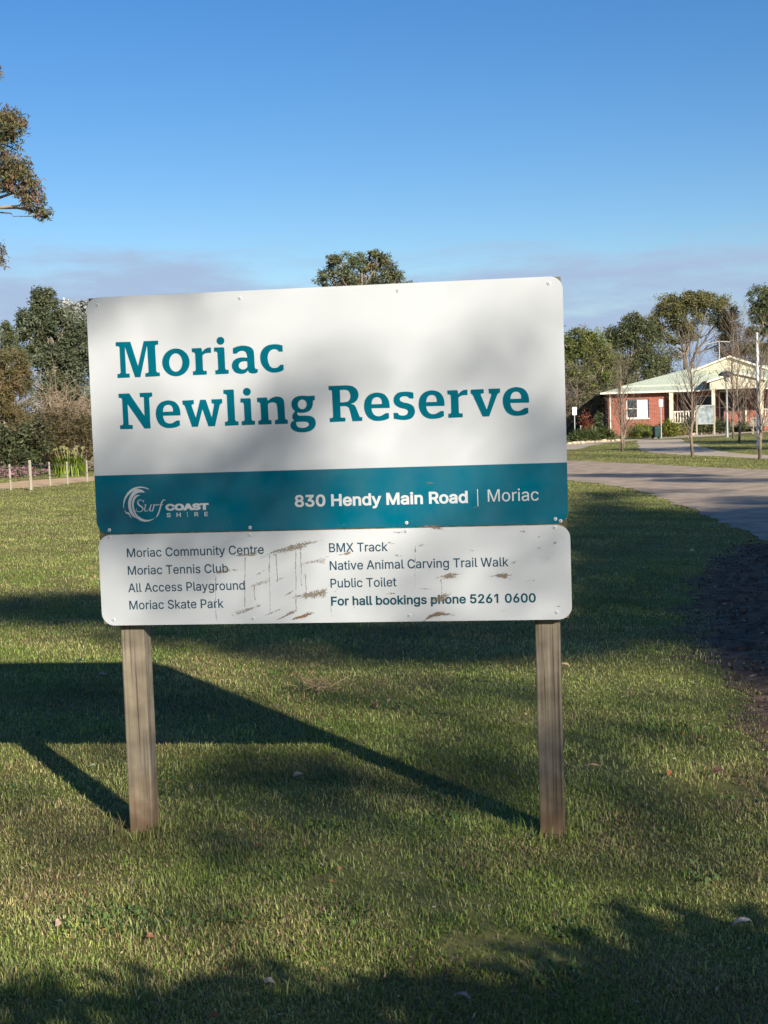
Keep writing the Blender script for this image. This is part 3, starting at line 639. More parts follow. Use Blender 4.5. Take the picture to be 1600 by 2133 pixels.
# sans-serif text
GL = {"0":[453,[[[227,-7],[191,-3],[158,7],[130,24],[105,48],[85,77],[69,113],[60,144],[53,178],[49,214],[48,254],[49,294],[53,330],[60,364],[69,395],[85,431],[106,461],[130,484],[159,502],[191,512],[227,516],[262,512],[295,502],[323,484],[348,461],[368,431],[384,395],[393,364],[400,330],[404,294],[405,254],[404,214],[400,178],[393,144],[384,113],[368,77],[348,48],[323,24],[295,7],[263,-3]],[[227,50],[250,52],[271,60],[290,74],[306,92],[320,116],[330,144],[338,176],[342,213],[344,254],[342,295],[338,332],[330,365],[320,393],[306,416],[290,435],[271,449],[250,457],[227,460],[203,457],[182,449],[163,435],[147,416],[134,393],[123,365],[115,332],[111,295],[109,254],[111,213],[115,176],[123,144],[134,116],[147,92],[163,74],[182,60],[203,52]]]],"1":[453,[[[76,0],[76,55],[391,55],[391,0]],[[276,509],[276,0],[212,0],[212,448],[209,448],[86,358],[86,427],[198,509]]]],"2":[453,[[[64,0],[64,47],[234,229],[282,282],[294,298],[303,312],[311,327],[316,341],[319,356],[320,371],[319,389],[315,405],[308,419],[298,431],[287,441],[273,449],[258,455],[241,458],[224,460],[205,458],[188,454],[172,447],[159,438],[148,427],[139,413],[132,398],[128,381],[127,362],[66,362],[68,391],[75,418],[86,442],[102,464],[121,482],[143,496],[168,507],[196,513],[225,516],[254,513],[281,507],[306,497],[328,482],[346,465],[361,445],[372,423],[379,398],[381,372],[380,354],[377,336],[371,318],[363,299],[351,280],[336,259],[267,180],[153,60],[153,57],[389,57],[389,0]]]],"3":[453,[[[218,-7],[188,-5],[159,1],[133,10],[108,22],[88,38],[70,57],[57,79],[48,104],[44,132],[109,132],[112,115],[118,100],[126,87],[137,76],[150,66],[165,59],[182,54],[200,51],[219,50],[239,51],[258,55],[275,61],[291,69],[304,80],[315,93],[323,108],[328,125],[329,145],[328,163],[323,180],[316,196],[306,211],[292,223],[275,234],[254,241],[229,246],[201,248],[157,248],[157,299],[288,448],[288,452],[70,452],[70,509],[372,509],[372,461],[211,278],[211,289],[247,290],[279,286],[308,276],[333,262],[354,244],[371,222],[383,198],[391,173],[393,145],[390,116],[383,90],[370,66],[354,45],[333,27],[309,12],[281,2],[251,-5]]]],"5":[453,[[[221,-7],[192,-5],[165,1],[140,11],[118,25],[99,41],[83,60],[71,82],[63,105],[60,130],[122,130],[125,115],[130,102],[138,89],[148,78],[160,68],[173,60],[188,54],[204,51],[221,50],[241,51],[259,56],[276,64],[291,75],[304,89],[314,104],[322,122],[326,141],[328,162],[326,183],[321,203],[314,221],[303,237],[290,251],[275,262],[257,270],[238,275],[218,277],[201,276],[184,273],[167,268],[152,262],[139,255],[128,246],[67,253],[96,509],[366,509],[366,452],[151,452],[134,301],[136,301],[148,311],[162,318],[178,325],[194,330],[212,333],[229,334],[252,332],[274,328],[294,321],[313,311],[330,299],[345,285],[358,269],[370,251],[379,231],[386,210],[390,187],[391,163],[388,132],[381,102],[369,76],[352,52],[332,32],[309,15],[282,3],[253,-4]]]],"6":[453,[[[226,-7],[196,-4],[168,3],[142,15],[119,31],[100,51],[84,74],[73,101],[66,130],[64,162],[65,187],[71,212],[80,239],[93,268],[112,302],[137,340],[252,509],[322,509],[151,261],[145,261],[151,270],[157,279],[165,288],[174,295],[184,302],[196,307],[208,311],[221,313],[235,314],[265,312],[291,305],[316,295],[337,280],[355,262],[370,240],[380,215],[387,187],[389,157],[387,127],[379,98],[368,73],[352,50],[333,30],[310,14],[284,3],[257,-4]],[[226,48],[245,50],[263,55],[279,63],[293,73],[304,86],[314,101],[322,119],[326,137],[327,157],[326,178],[322,196],[314,213],[304,228],[293,241],[279,251],[263,259],[245,264],[226,265],[207,264],[190,259],[174,252],[160,241],[148,229],[138,214],[131,197],[126,179],[125,158],[126,138],[131,119],[138,102],[148,86],[160,73],[174,63],[190,55],[207,50]]]],"8":[453,[[[226,-7],[193,-5],[163,1],[136,11],[111,25],[91,42],[74,62],[62,84],[54,109],[52,135],[53,156],[58,176],[65,195],[75,212],[87,228],[101,241],[117,252],[134,260],[153,265],[153,267],[129,276],[109,289],[93,308],[80,330],[73,354],[70,380],[73,405],[79,429],[90,450],[106,469],[124,485],[146,498],[170,508],[197,514],[226,516],[255,514],[282,508],[306,498],[328,485],[346,469],[361,450],[373,429],[379,405],[382,380],[379,354],[372,330],[359,308],[343,289],[323,276],[300,267],[300,265],[319,260],[335,252],[351,241],[365,228],[377,212],[387,195],[395,176],[399,156],[401,135],[398,109],[391,84],[378,62],[362,42],[341,25],[317,11],[289,1],[259,-5]],[[226,49],[248,50],[267,54],[285,60],[300,69],[313,79],[323,91],[331,106],[335,121],[337,139],[335,157],[330,173],[322,189],[312,202],[298,213],[283,223],[265,230],[247,234],[226,235],[206,234],[187,230],[169,223],[154,213],[140,202],[130,189],[122,173],[117,157],[115,139],[117,121],[121,106],[129,91],[139,79],[152,69],[167,60],[185,54],[205,50]],[[226,290],[244,291],[260,294],[274,300],[287,308],[298,318],[307,330],[314,344],[318,359],[319,376],[318,392],[314,407],[308,420],[299,432],[288,442],[275,449],[260,455],[244,459],[226,460],[208,459],[192,455],[177,449],[164,442],[153,432],[145,420],[138,407],[134,392],[133,376],[134,359],[138,344],[145,330],[154,318],[165,308],[178,300],[193,294],[209,291]]]],"A":[480,[[[16,0],[201,509],[276,509],[463,0],[395,0],[287,302],[264,372],[232,478],[245,478],[213,371],[191,302],[85,0]],[[110,142],[110,199],[370,199],[370,142]]]],"B":[456,[[[60,0],[60,509],[241,509],[274,507],[304,501],[329,491],[350,477],[367,461],[381,442],[390,421],[396,398],[398,374],[397,353],[393,336],[387,320],[378,307],[368,295],[356,286],[343,278],[329,272],[315,267],[315,262],[331,260],[347,254],[363,245],[378,234],[391,220],[402,203],[411,184],[416,161],[418,136],[416,111],[410,88],[400,67],[386,48],[368,31],[344,18],[317,8],[284,2],[247,0]],[[125,57],[245,57],[281,60],[309,67],[330,80],[344,96],[353,115],[355,137],[354,153],[350,169],[342,184],[333,197],[320,209],[306,218],[289,225],[269,229],[248,231],[125,231]],[[125,285],[238,285],[256,287],[273,290],[288,296],[302,304],[314,314],[323,326],[330,340],[335,355],[336,372],[333,393],[326,412],[313,429],[294,442],[270,449],[240,452],[125,452]]]],"C":[510,[[[267,-7],[235,-5],[205,1],[177,11],[150,25],[126,42],[104,63],[86,88],[70,115],[57,146],[48,179],[42,215],[40,254],[42,293],[48,329],[57,362],[70,393],[86,421],[104,445],[126,466],[150,484],[177,498],[205,508],[235,514],[267,516],[293,514],[317,511],[340,504],[362,496],[383,485],[402,471],[419,456],[435,438],[448,418],[459,397],[467,373],[473,348],[408,348],[404,365],[397,380],[389,395],[380,407],[369,418],[357,428],[344,437],[330,444],[315,449],[300,453],[284,455],[267,456],[237,453],[209,445],[184,432],[161,414],[141,391],[125,364],[113,332],[106,295],[103,254],[106,213],[113,177],[125,145],[141,117],[161,94],[184,76],[210,63],[237,56],[267,53],[284,54],[300,56],[315,60],[330,65],[344,72],[357,81],[369,90],[380,102],[389,114],[397,128],[404,144],[408,160],[473,160],[467,135],[459,112],[448,91],[435,71],[420,53],[402,38],[383,24],[363,13],[341,5],[317,-2],[293,-6]]]],"E":[419,[[[60,0],[60,509],[372,509],[372,452],[125,452],[125,286],[355,286],[355,229],[125,229],[125,57],[375,57],[375,0]]]],"F":[410,[[[60,0],[60,509],[369,509],[369,452],[125,452],[125,278],[346,278],[346,221],[125,221],[125,0]]]],"H":[517,[[[60,0],[60,509],[125,509],[125,289],[392,289],[392,509],[457,509],[457,0],[392,0],[392,232],[125,232],[125,0]]]],"I":[300,[[[31,0],[31,57],[118,57],[118,452],[31,452],[31,509],[269,509],[269,452],[183,452],[183,57],[269,57],[269,0]]]],"M":[628,[[[60,0],[60,509],[152,509],[277,187],[287,159],[299,123],[311,84],[322,49],[307,49],[318,83],[330,121],[342,158],[352,187],[476,509],[568,509],[568,0],[504,0],[504,291],[504,327],[505,369],[506,413],[507,457],[513,457],[498,409],[482,363],[467,322],[456,291],[342,0],[286,0],[170,291],[159,321],[145,361],[129,408],[112,457],[119,457],[120,416],[121,372],[122,328],[122,291],[122,0]]]],"N":[523,[[[60,0],[60,509],[136,509],[343,183],[363,151],[388,107],[414,55],[405,54],[401,108],[399,157],[399,195],[399,509],[463,509],[463,0],[387,0],[202,290],[177,331],[148,381],[108,452],[119,454],[122,384],[124,328],[125,291],[125,0]]]],"O":[533,[[[267,-7],[235,-5],[205,1],[177,11],[150,25],[126,42],[105,63],[86,88],[70,115],[57,146],[48,179],[42,215],[40,254],[42,293],[48,329],[57,362],[70,393],[86,421],[105,445],[126,466],[150,484],[177,498],[205,508],[235,514],[267,516],[299,514],[329,508],[357,498],[384,484],[408,466],[429,445],[448,421],[464,393],[477,362],[486,329],[491,293],[493,254],[491,215],[486,179],[477,146],[464,115],[448,88],[429,63],[408,42],[384,25],[357,11],[329,1],[299,-5]],[[267,53],[296,55],[324,63],[349,76],[372,94],[392,116],[408,144],[420,176],[428,213],[430,254],[428,295],[420,332],[408,365],[392,392],[372,415],[349,433],[324,446],[296,453],[267,456],[237,453],[210,445],[184,433],[161,415],[142,392],[125,364],[113,332],[106,295],[103,254],[106,213],[113,176],[125,144],[142,117],[161,94],[184,76],[210,63],[237,55]]]],"P":[445,[[[60,0],[60,509],[235,509],[272,506],[305,499],[332,487],[356,471],[375,452],[390,430],[400,404],[407,377],[409,348],[407,318],[400,291],[390,265],[375,243],[356,223],[332,207],[305,195],[272,188],[235,186],[109,186],[109,242],[233,242],[257,244],[279,248],[297,256],[312,266],[324,279],[333,294],[339,310],[343,328],[344,348],[343,367],[339,385],[333,402],[324,416],[312,428],[297,439],[279,446],[257,451],[232,452],[125,452],[125,0]]]],"R":[449,[[[60,0],[60,509],[236,509],[273,506],[305,500],[333,489],[356,473],[376,455],[390,433],[401,408],[407,381],[409,352],[407,323],[401,296],[390,271],[376,250],[356,232],[333,217],[305,206],[273,200],[236,198],[96,198],[96,255],[234,255],[258,256],[280,260],[298,267],[313,276],[325,287],[334,300],[340,316],[344,333],[345,352],[344,371],[340,389],[334,405],[325,419],[313,430],[298,440],[279,446],[258,451],[233,452],[125,452],[125,0]],[[353,0],[230,229],[303,229],[428,0]]]],"S":[447,[[[224,-9],[188,-7],[156,-1],[128,9],[102,23],[81,40],[64,60],[51,83],[42,109],[38,137],[104,137],[108,118],[114,102],[123,88],[136,76],[150,66],[166,59],[185,53],[204,50],[224,49],[246,50],[267,54],[286,60],[303,69],[317,79],[329,92],[338,106],[344,122],[346,139],[344,154],[340,168],[332,179],[322,189],[310,197],[296,205],[245,222],[184,239],[145,253],[112,269],[86,289],[67,313],[56,341],[52,372],[54,400],[62,425],[75,448],[92,468],[113,484],[138,498],[165,508],[195,514],[227,516],[259,514],[289,508],[316,498],[340,484],[360,468],[377,449],[390,427],[398,403],[401,378],[337,378],[332,402],[320,421],[302,437],[280,449],[254,456],[225,459],[204,457],[185,454],[167,448],[152,440],[139,430],[129,418],[121,405],[117,391],[115,376],[117,359],[122,345],[131,334],[142,324],[155,315],[169,308],[212,293],[264,279],[312,264],[328,256],[344,248],[359,238],[372,226],[384,213],[395,198],[402,180],[407,161],[408,139],[406,112],[399,87],[386,64],[370,43],[349,25],[323,11],[294,0],[261,-7]]]],"T":[449,[[[32,452],[32,509],[417,509],[417,452],[257,452],[257,0],[193,0],[193,452]]]],"W":[686,[[[155,0],[16,509],[82,509],[163,196],[175,145],[187,94],[197,40],[189,40],[200,94],[211,145],[224,196],[306,509],[380,509],[462,196],[474,145],[486,94],[497,40],[488,40],[499,94],[510,145],[523,196],[603,509],[670,509],[530,0],[455,0],[368,323],[351,391],[336,475],[350,475],[335,395],[318,323],[230,0]]]],"X":[474,[[[18,0],[217,284],[217,236],[29,509],[104,509],[178,400],[204,361],[223,329],[243,292],[232,292],[252,329],[272,361],[298,400],[374,509],[446,509],[259,239],[259,287],[456,0],[382,0],[292,129],[268,165],[250,195],[230,231],[244,231],[225,196],[206,166],[182,129],[91,0]]]],"a":[389,[[[160,-9],[137,-7],[115,-3],[94,5],[76,15],[60,29],[48,45],[38,63],[32,84],[30,108],[32,128],[36,146],[43,161],[53,174],[64,184],[78,193],[92,200],[108,206],[125,211],[178,220],[234,227],[247,229],[257,231],[265,235],[271,240],[274,246],[276,255],[276,257],[275,272],[272,285],[267,297],[260,307],[251,315],[240,322],[227,327],[212,330],[196,331],[178,330],[163,327],[149,322],[137,316],[127,309],[118,301],[110,292],[104,283],[100,274],[41,291],[51,313],[64,331],[79,346],[95,358],[114,368],[133,375],[153,380],[173,383],[194,384],[239,379],[255,375],[271,369],[286,360],[300,350],[312,336],[322,320],[330,301],[335,278],[337,251],[337,0],[277,0],[277,52],[272,52],[252,25],[242,16],[229,8],[215,1],[199,-4],[181,-7]],[[170,45],[192,47],[211,51],[228,59],[242,68],[254,80],[263,93],[270,108],[274,122],[276,138],[276,190],[259,182],[231,176],[200,171],[175,168],[134,159],[122,153],[112,147],[103,139],[97,130],[93,118],[92,105],[93,93],[96,82],[102,72],[109,64],[119,57],[130,52],[142,48],[156,46]]]],"b":[424,[[[229,-8],[208,-7],[189,-3],[172,4],[159,12],[147,21],[138,31],[118,59],[112,59],[112,0],[53,0],[53,509],[114,509],[114,319],[118,319],[137,346],[147,355],[158,364],[171,373],[188,379],[207,383],[229,384],[259,382],[287,374],[313,361],[335,342],[354,320],[370,293],[381,261],[388,227],[390,189],[388,151],[381,116],[370,84],[355,57],[336,34],[313,16],[288,3],[260,-6]],[[220,47],[242,49],[262,55],[279,66],[294,80],[306,97],[316,117],[323,139],[327,163],[328,189],[327,215],[323,239],[316,261],[307,281],[295,298],[280,311],[262,322],[243,328],[220,330],[198,328],[178,322],[161,312],[147,299],[134,282],[125,263],[118,241],[114,216],[113,189],[114,162],[118,138],[125,115],[135,95],[147,78],[162,65],[179,55],[198,49]]]],"c":[396,[[[207,-8],[174,-5],[144,3],[117,16],[93,35],[72,58],[56,85],[44,116],[37,150],[34,187],[37,225],[44,260],[56,291],[72,318],[93,341],[117,360],[144,374],[174,382],[207,384],[226,384],[243,381],[260,377],[276,371],[291,364],[305,356],[318,346],[330,335],[340,322],[349,308],[356,293],[362,277],[303,262],[290,289],[270,311],[242,325],[207,330],[184,328],[163,321],[145,310],[130,296],[118,278],[108,258],[102,236],[98,212],[96,187],[98,163],[102,139],[108,117],[118,97],[130,80],[145,66],[163,55],[184,49],[207,46],[243,52],[271,66],[292,89],[304,117],[363,102],[357,86],[350,70],[341,56],[331,43],[319,32],[306,21],[292,12],[277,5],[261,-1],[244,-5],[226,-7]]]],"d":[424,[[[195,-8],[165,-6],[137,3],[111,16],[89,34],[70,57],[55,84],[43,116],[36,151],[34,189],[36,227],[43,261],[55,293],[70,320],[89,342],[112,361],[137,374],[165,382],[196,384],[218,383],[237,379],[253,373],[267,364],[278,355],[287,346],[306,319],[311,319],[311,509],[372,509],[372,0],[313,0],[313,59],[307,59],[287,31],[277,21],[266,12],[252,4],[236,-3],[217,-7]],[[205,47],[226,49],[246,55],[263,65],[278,78],[290,95],[299,115],[306,138],[310,162],[312,189],[310,216],[306,241],[300,263],[290,282],[278,299],[263,312],[246,322],[227,328],[205,330],[182,328],[162,322],[145,311],[130,298],[118,281],[108,261],[102,239],[98,215],[96,189],[98,163],[102,139],[109,117],[118,97],[130,80],[145,66],[162,55],[182,49]]]],"e":[404,[[[212,-8],[177,-5],[145,3],[117,16],[92,35],[72,58],[56,85],[44,116],[37,150],[34,187],[36,224],[44,258],[55,290],[71,317],[91,340],[115,359],[142,373],[172,382],[205,384],[226,383],[246,380],[266,374],[285,366],[303,355],[319,341],[334,324],[347,305],[357,282],[365,256],[370,227],[371,194],[371,169],[75,169],[75,221],[338,221],[310,202],[308,226],[304,248],[298,269],[288,286],[277,301],[263,314],[246,323],[227,328],[205,330],[183,328],[164,323],[146,313],[131,301],[119,286],[109,270],[102,251],[97,231],[96,211],[96,178],[98,151],[102,127],[110,106],[121,88],[135,73],[151,61],[169,53],[190,48],[212,46],[227,47],[241,49],[254,53],[265,58],[276,65],[285,73],[294,82],[300,93],[306,105],[365,91],[358,72],[348,55],[335,39],[320,26],[302,14],[283,4],[261,-3],[237,-7]]]],"g":[425,[[[207,-151],[180,-149],[156,-146],[134,-140],[114,-132],[97,-122],[82,-110],[70,-97],[59,-84],[51,-69],[101,-41],[122,-66],[131,-74],[142,-82],[154,-88],[169,-93],[187,-96],[207,-97],[236,-95],[261,-87],[282,-75],[298,-58],[308,-34],[311,-6],[311,68],[306,68],[287,41],[277,32],[266,23],[252,16],[236,10],[217,6],[195,5],[165,7],[138,14],[113,27],[90,43],[71,65],[55,90],[43,120],[36,154],[34,191],[36,229],[43,263],[55,293],[71,320],[90,342],[112,361],[138,374],[166,382],[196,384],[218,383],[237,379],[253,373],[267,365],[279,356],[288,346],[308,319],[313,319],[313,379],[372,379],[372,-9],[370,-40],[363,-67],[350,-90],[334,-109],[314,-124],[291,-136],[265,-144],[237,-149]],[[205,59],[227,61],[246,66],[264,75],[278,87],[290,103],[300,121],[307,142],[311,166],[312,193],[311,219],[307,242],[300,264],[291,283],[279,299],[264,312],[247,322],[227,328],[205,330],[182,328],[163,322],[145,312],[130,298],[118,282],[109,262],[102,241],[98,218],[96,193],[98,167],[102,144],[109,123],[118,104],[131,88],[145,76],[163,66],[183,61]]]],"h":[410,[[[114,227],[114,0],[53,0],[53,509],[114,509],[114,287],[102,287],[116,319],[132,344],[152,362],[175,374],[200,382],[227,384],[252,383],[275,377],[295,369],[313,356],[328,340],[341,321],[350,298],[355,271],[357,240],[357,0],[296,0],[296,235],[293,263],[286,286],[273,304],[256,318],[235,326],[210,329],[192,328],[176,324],[161,317],[147,308],[136,297],[126,283],[119,266],[115,248]]]],"i":[167,[[[53,0],[53,379],[114,379],[114,0]],[[84,443],[73,444],[63,448],[54,455],[47,463],[43,472],[41,483],[43,494],[47,504],[54,512],[63,518],[73,522],[84,524],[95,522],[105,518],[114,512],[121,504],[125,494],[126,483],[125,472],[121,463],[114,455],[105,448],[95,444]]]],"k":[381,[[[110,137],[110,212],[121,212],[284,379],[360,379],[184,199],[177,199]],[[53,0],[53,509],[114,509],[114,0]],[[294,0],[148,186],[191,229],[372,0]]]],"l":[189,[[[139,-2],[112,0],[91,8],[74,20],[62,37],[55,59],[53,84],[53,509],[114,509],[114,99],[114,83],[117,71],[120,62],[126,57],[135,53],[146,52],[160,53],[170,54],[181,3],[162,-1]]]],"m":[610,[[[53,0],[53,379],[112,379],[112,295],[108,295],[114,314],[122,331],[132,346],[144,358],[158,368],[172,376],[187,382],[203,385],[219,386],[245,383],[268,375],[287,361],[303,342],[314,320],[321,295],[312,295],[318,312],[326,329],[337,343],[350,356],[364,366],[381,375],[398,381],[417,385],[437,386],[458,385],[478,380],[497,372],[514,361],[529,346],[541,328],[550,307],[555,283],[557,255],[557,0],[496,0],[496,254],[493,279],[485,298],[473,313],[456,323],[438,329],[419,330],[402,329],[387,326],[374,320],[363,312],[353,302],[345,290],[340,277],[336,263],[335,247],[335,0],[274,0],[274,260],[272,280],[265,297],[253,311],[238,322],[220,328],[199,330],[185,329],[171,326],[158,320],[145,312],[135,302],[126,289],[119,274],[115,257],[114,238],[114,0]]]],"n":[410,[[[114,227],[114,0],[53,0],[53,379],[112,379],[112,287],[102,287],[116,319],[132,344],[152,362],[175,374],[200,382],[227,384],[252,383],[275,377],[295,369],[313,356],[328,340],[341,321],[350,298],[355,271],[357,240],[357,0],[296,0],[296,235],[293,263],[286,286],[273,304],[256,318],[235,326],[210,329],[192,328],[176,324],[161,317],[147,308],[136,297],[126,283],[119,266],[115,248]]]],"o":[415,[[[207,-8],[174,-5],[144,3],[117,16],[93,35],[72,58],[56,85],[44,116],[37,150],[34,187],[37,225],[44,260],[56,291],[72,318],[93,341],[117,360],[144,374],[174,382],[207,384],[241,382],[271,374],[299,360],[323,341],[343,318],[359,291],[371,260],[379,225],[381,187],[379,150],[371,116],[359,85],[343,58],[323,35],[299,16],[271,3],[241,-5]],[[207,46],[231,49],[252,55],[270,66],[285,80],[298,97],[307,117],[314,139],[318,163],[319,187],[318,212],[314,236],[307,258],[298,278],[285,296],[270,310],[252,321],[231,328],[207,330],[184,328],[163,321],[145,310],[130,296],[118,278],[108,258],[102,236],[98,212],[96,187],[98,163],[102,139],[108,117],[118,97],[130,80],[145,66],[163,55],[184,49]]]],"p":[424,[[[53,-143],[53,379],[112,379],[112,319],[118,319],[137,346],[147,355],[158,364],[171,373],[188,379],[207,383],[229,384],[259,382],[287,374],[313,361],[335,342],[354,320],[370,293],[381,261],[388,227],[390,189],[388,151],[381,116],[370,84],[355,57],[336,34],[313,16],[288,3],[260,-6],[229,-8],[208,-7],[189,-3],[173,4],[159,12],[147,21],[138,31],[118,59],[114,59],[114,-143]],[[220,47],[242,49],[262,55],[279,66],[294,80],[306,97],[316,117],[323,139],[327,163],[328,189],[327,215],[323,239],[316,261],[307,281],[295,298],[280,311],[262,322],[243,328],[220,330],[198,328],[178,322],[161,312],[147,299],[134,282],[125,263],[118,241],[114,216],[113,189],[114,162],[118,138],[125,115],[135,95],[147,78],[162,65],[179,55],[198,49]]]],"r":[259,[[[53,0],[53,379],[112,379],[112,321],[115,321],[124,339],[137,354],[152,367],[171,377],[191,383],[213,385],[229,384],[243,384],[243,322],[230,324],[207,326],[190,324],[174,321],[159,315],[146,306],[135,296],[126,284],[119,269],[115,254],[114,237],[114,0]]]],"s":[365,[[[182,-8],[157,-7],[133,-3],[112,3],[93,12],[76,24],[62,38],[50,54],[41,73],[36,94],[94,107],[101,87],[111,72],[124,60],[141,52],[160,47],[181,45],[206,47],[227,53],[244,62],[258,74],[265,88],[268,103],[266,115],[262,126],[254,136],[243,144],[229,150],[212,155],[149,170],[118,180],[92,192],[72,208],[58,227],[50,249],[47,274],[49,295],[55,314],[65,332],[79,347],[95,360],[115,370],[137,378],[161,383],[187,384],[212,383],[234,379],[254,372],[271,363],[286,352],[299,339],[309,324],[318,308],[324,290],[268,277],[262,291],[254,304],[243,316],[228,325],[210,331],[187,333],[166,331],[147,326],[131,317],[119,305],[111,292],[109,277],[110,264],[115,253],[124,243],[136,235],[152,229],[172,223],[229,209],[261,200],[287,187],[306,171],[320,153],[328,131],[331,107],[329,85],[323,65],[312,47],[298,31],[281,18],[260,6],[236,-2],[210,-7]]]],"t":[227,[[[204,379],[204,327],[6,327],[6,379]],[[65,471],[126,471],[126,98],[127,83],[130,70],[136,61],[144,55],[156,51],[170,50],[185,51],[202,54],[213,2],[192,-3],[168,-4],[138,-1],[113,7],[92,21],[77,41],[68,64],[65,93]]]],"u":[410,[[[182,-5],[158,-3],[135,2],[115,11],[97,23],[82,39],[69,59],[60,82],[54,109],[53,139],[53,379],[114,379],[114,144],[116,117],[124,94],[137,75],[154,61],[175,53],[200,50],[218,51],[234,55],[249,62],[263,71],[274,83],[283,97],[290,113],[295,132],[296,153],[296,379],[357,379],[357,0],[298,0],[298,92],[307,92],[294,60],[277,35],[257,17],[234,5],[209,-3]]]],"v":[389,[[[163,0],[17,379],[84,379],[165,155],[187,87],[206,21],[184,21],[203,87],[224,155],[305,379],[371,379],[226,0]]]],"y":[389,[[[47,-139],[61,-86],[71,-87],[83,-89],[94,-90],[104,-89],[113,-86],[122,-81],[130,-74],[138,-64],[145,-51],[151,-36],[163,-1],[17,379],[84,379],[165,155],[187,87],[206,21],[184,21],[202,87],[224,155],[305,379],[371,379],[204,-58],[196,-77],[187,-93],[177,-107],[165,-119],[153,-128],[139,-136],[125,-141],[109,-144],[91,-145],[65,-143]]]]," ":[188,[]]}
def offs(c, d):                                    # outline pushed outwards (bold)
    n = len(c); out = []
    for i in range(n):
        p, q, r_ = np.array(c[i - 1], float), np.array(c[i], float), np.array(c[(i + 1) % n], float)
        a, b = q - p, r_ - q; a /= np.linalg.norm(a) + 1e-9; b /= np.linalg.norm(b) + 1e-9
        na, nb = np.array([-a[1], a[0]]), np.array([-b[1], b[0]]); m_ = na + nb; k = m_ @ m_
        m_ = m_ / max(k / 2, 0.35)
        out.append(tuple(q + m_ * d))
    return out
def text_geo(txt, p0, p1, cap_px, bold=0, spread=0.0):
    """baseline from p0 to p1 (photo positions); returns flat geometry on the sign face"""
    a, b = np.array(PL(*p0)), np.array(PL(*p1))
    x = 0; runs = []; xmin, xmax = 1e9, -1e9
    for ch in txt:
        adv, cs = GL[ch]
        if ch == '1': cs = cs[1:]
        for c in cs:
            runs.append((ch, x, c)); xmin = min(xmin, x + min(p[0] for p in c)); xmax = max(xmax, x + max(p[0] for p in c))
        x += adv + spread
    xmin -= bold; xmax += bold
    sx_ = np.linalg.norm(b - a) / (xmax - xmin); sy_ = (cap_px * 1.8 / 980.0) / (509.0 + 2 * bold)
    ux = (b - a) / np.linalg.norm(b - a); uy = np.array([-ux[1], ux[0]])
    V, F = [], []; by = {}
    for ch, x0, c in runs: by.setdefault((ch, x0), []).append(c)
    for (ch, x0), cs in by.items():
        cc = [[(p[0] + x0, p[1]) for p in (offs(c, bold) if bold else c)] for c in cs]
        v, f = fill2d(cc, 'nonzero'); o = len(V)
        V += [tuple(a + ux * (p[0] - xmin) * sx_ + uy * (p[1] + bold) * sy_) for p in v]; F += [tuple(i + o for i in q) for q in f]
    return V, F
def text(name, items, m, parent, proud=0.0006):
    V, F = [], []
    for it in items:
        v, f = text_geo(*it); o = len(V); V += v; F += [tuple(i + o for i in q) for q in f]
    return layer(name, None, proud, m, parent, V=V, F=F)
text('facility_lettering', [
    ('Moriac Community Centre', (265.0, 1161), (550.0, 1153.6), 18.6, 8), ('Moriac Tennis Club', (266.8, 1197.6), (475.7, 1192.6), 18.6, 8),
    ('All Access Playground', (267.7, 1233.8), (510.5, 1228.2), 18.6, 8), ('Moriac Skate Park', (270.0, 1269.7), (466.3, 1266.0), 18.6, 8),
    ('BMX Track', (686.0, 1150.4), (807.8, 1148.0), 18.6, 8), ('Native Animal Carving Trail Walk', (687.3, 1187.5), (1059.5, 1179.6), 18.6, 8),
    ('Public Toilet', (689.0, 1224.3), (826.3, 1221.4), 18.6, 8)], m_small, p_low)
text('booking_lettering', [('For hall bookings phone 5261 0600', (690.0, 1261.6), (1116.5, 1254.8), 18.8, 21)], m_bold, p_low)
text('address_lettering', [('830 Hendy Main Road', (614.5, 1056.3), (974.8, 1047.7), 24.6, 25), ('Moriac', (1016.5, 1045.0), (1122.6, 1042.4), 24.5, 1)], m_lwhite, p_band)
bar = [PL(*p) for p in ((993.9, 1018.8), (995.6, 1018.8), (996.6, 1054.6), (994.9, 1054.6))]
layer('divider_line', [bar], 0.0006, m_lwhite, p_band)

# shire logo: breaking wave, italic word, block capitals
ZG = zc(245, 1000, 8)
logo = []
logo.append(trace(ZG, [(105,490),(93,410,1),(112,310,1),(170,205,1),(250,140,1),(330,113,1),(410,110,1),(490,130,1),(535,160),(470,141,1),(400,130,1),(330,142,1),(260,183,1),(195,235,1),(142,305,1),(113,395,1)]))
logo.append(trace(ZG, [(460,208),(420,172,1),(350,150,1),(290,165,1),(225,240,1),(185,330,1),(177,420,1),(198,520,1),(250,600,1),(338,648),(282,580,1),(240,500,1),(225,400,1),(238,320,1),(275,262,1),(330,220,1),(395,205,1)]))
logo.append(trace(ZG, [(385,255),(330,248,1),(285,270,1),(250,330,1),(239,400,1),(252,490,1),(290,580,1),(345,652,1),(420,688,1),(500,690,1),(570,668,1),(628,628),(560,657,1),(490,662,1),(420,645,1),(350,600,1),(300,540,1),(275,460,1),(272,390,1),(290,325,1),(330,275,1)]))
logo.append(trace(ZG, [(117,488),(135,520,1),(165,540,1),(195,538),(205,575,1),(245,642),(205,608,1),(180,568,1),(150,560,1),(125,525,1)]))
def rib(pts, wd): logo.append([PL(*ZG(p)) for p in ribbon(pts, wd)])
rib([(795,338),(776,328),(752,345),(733,385),(715,450),(695,520),(672,575),(640,622)], [20, 12, 18, 22, 22, 22, 18, 6])
rib([(660,412),(762,408)], [9, 9])
rib([(440,330),(434,378)], [8, 5])
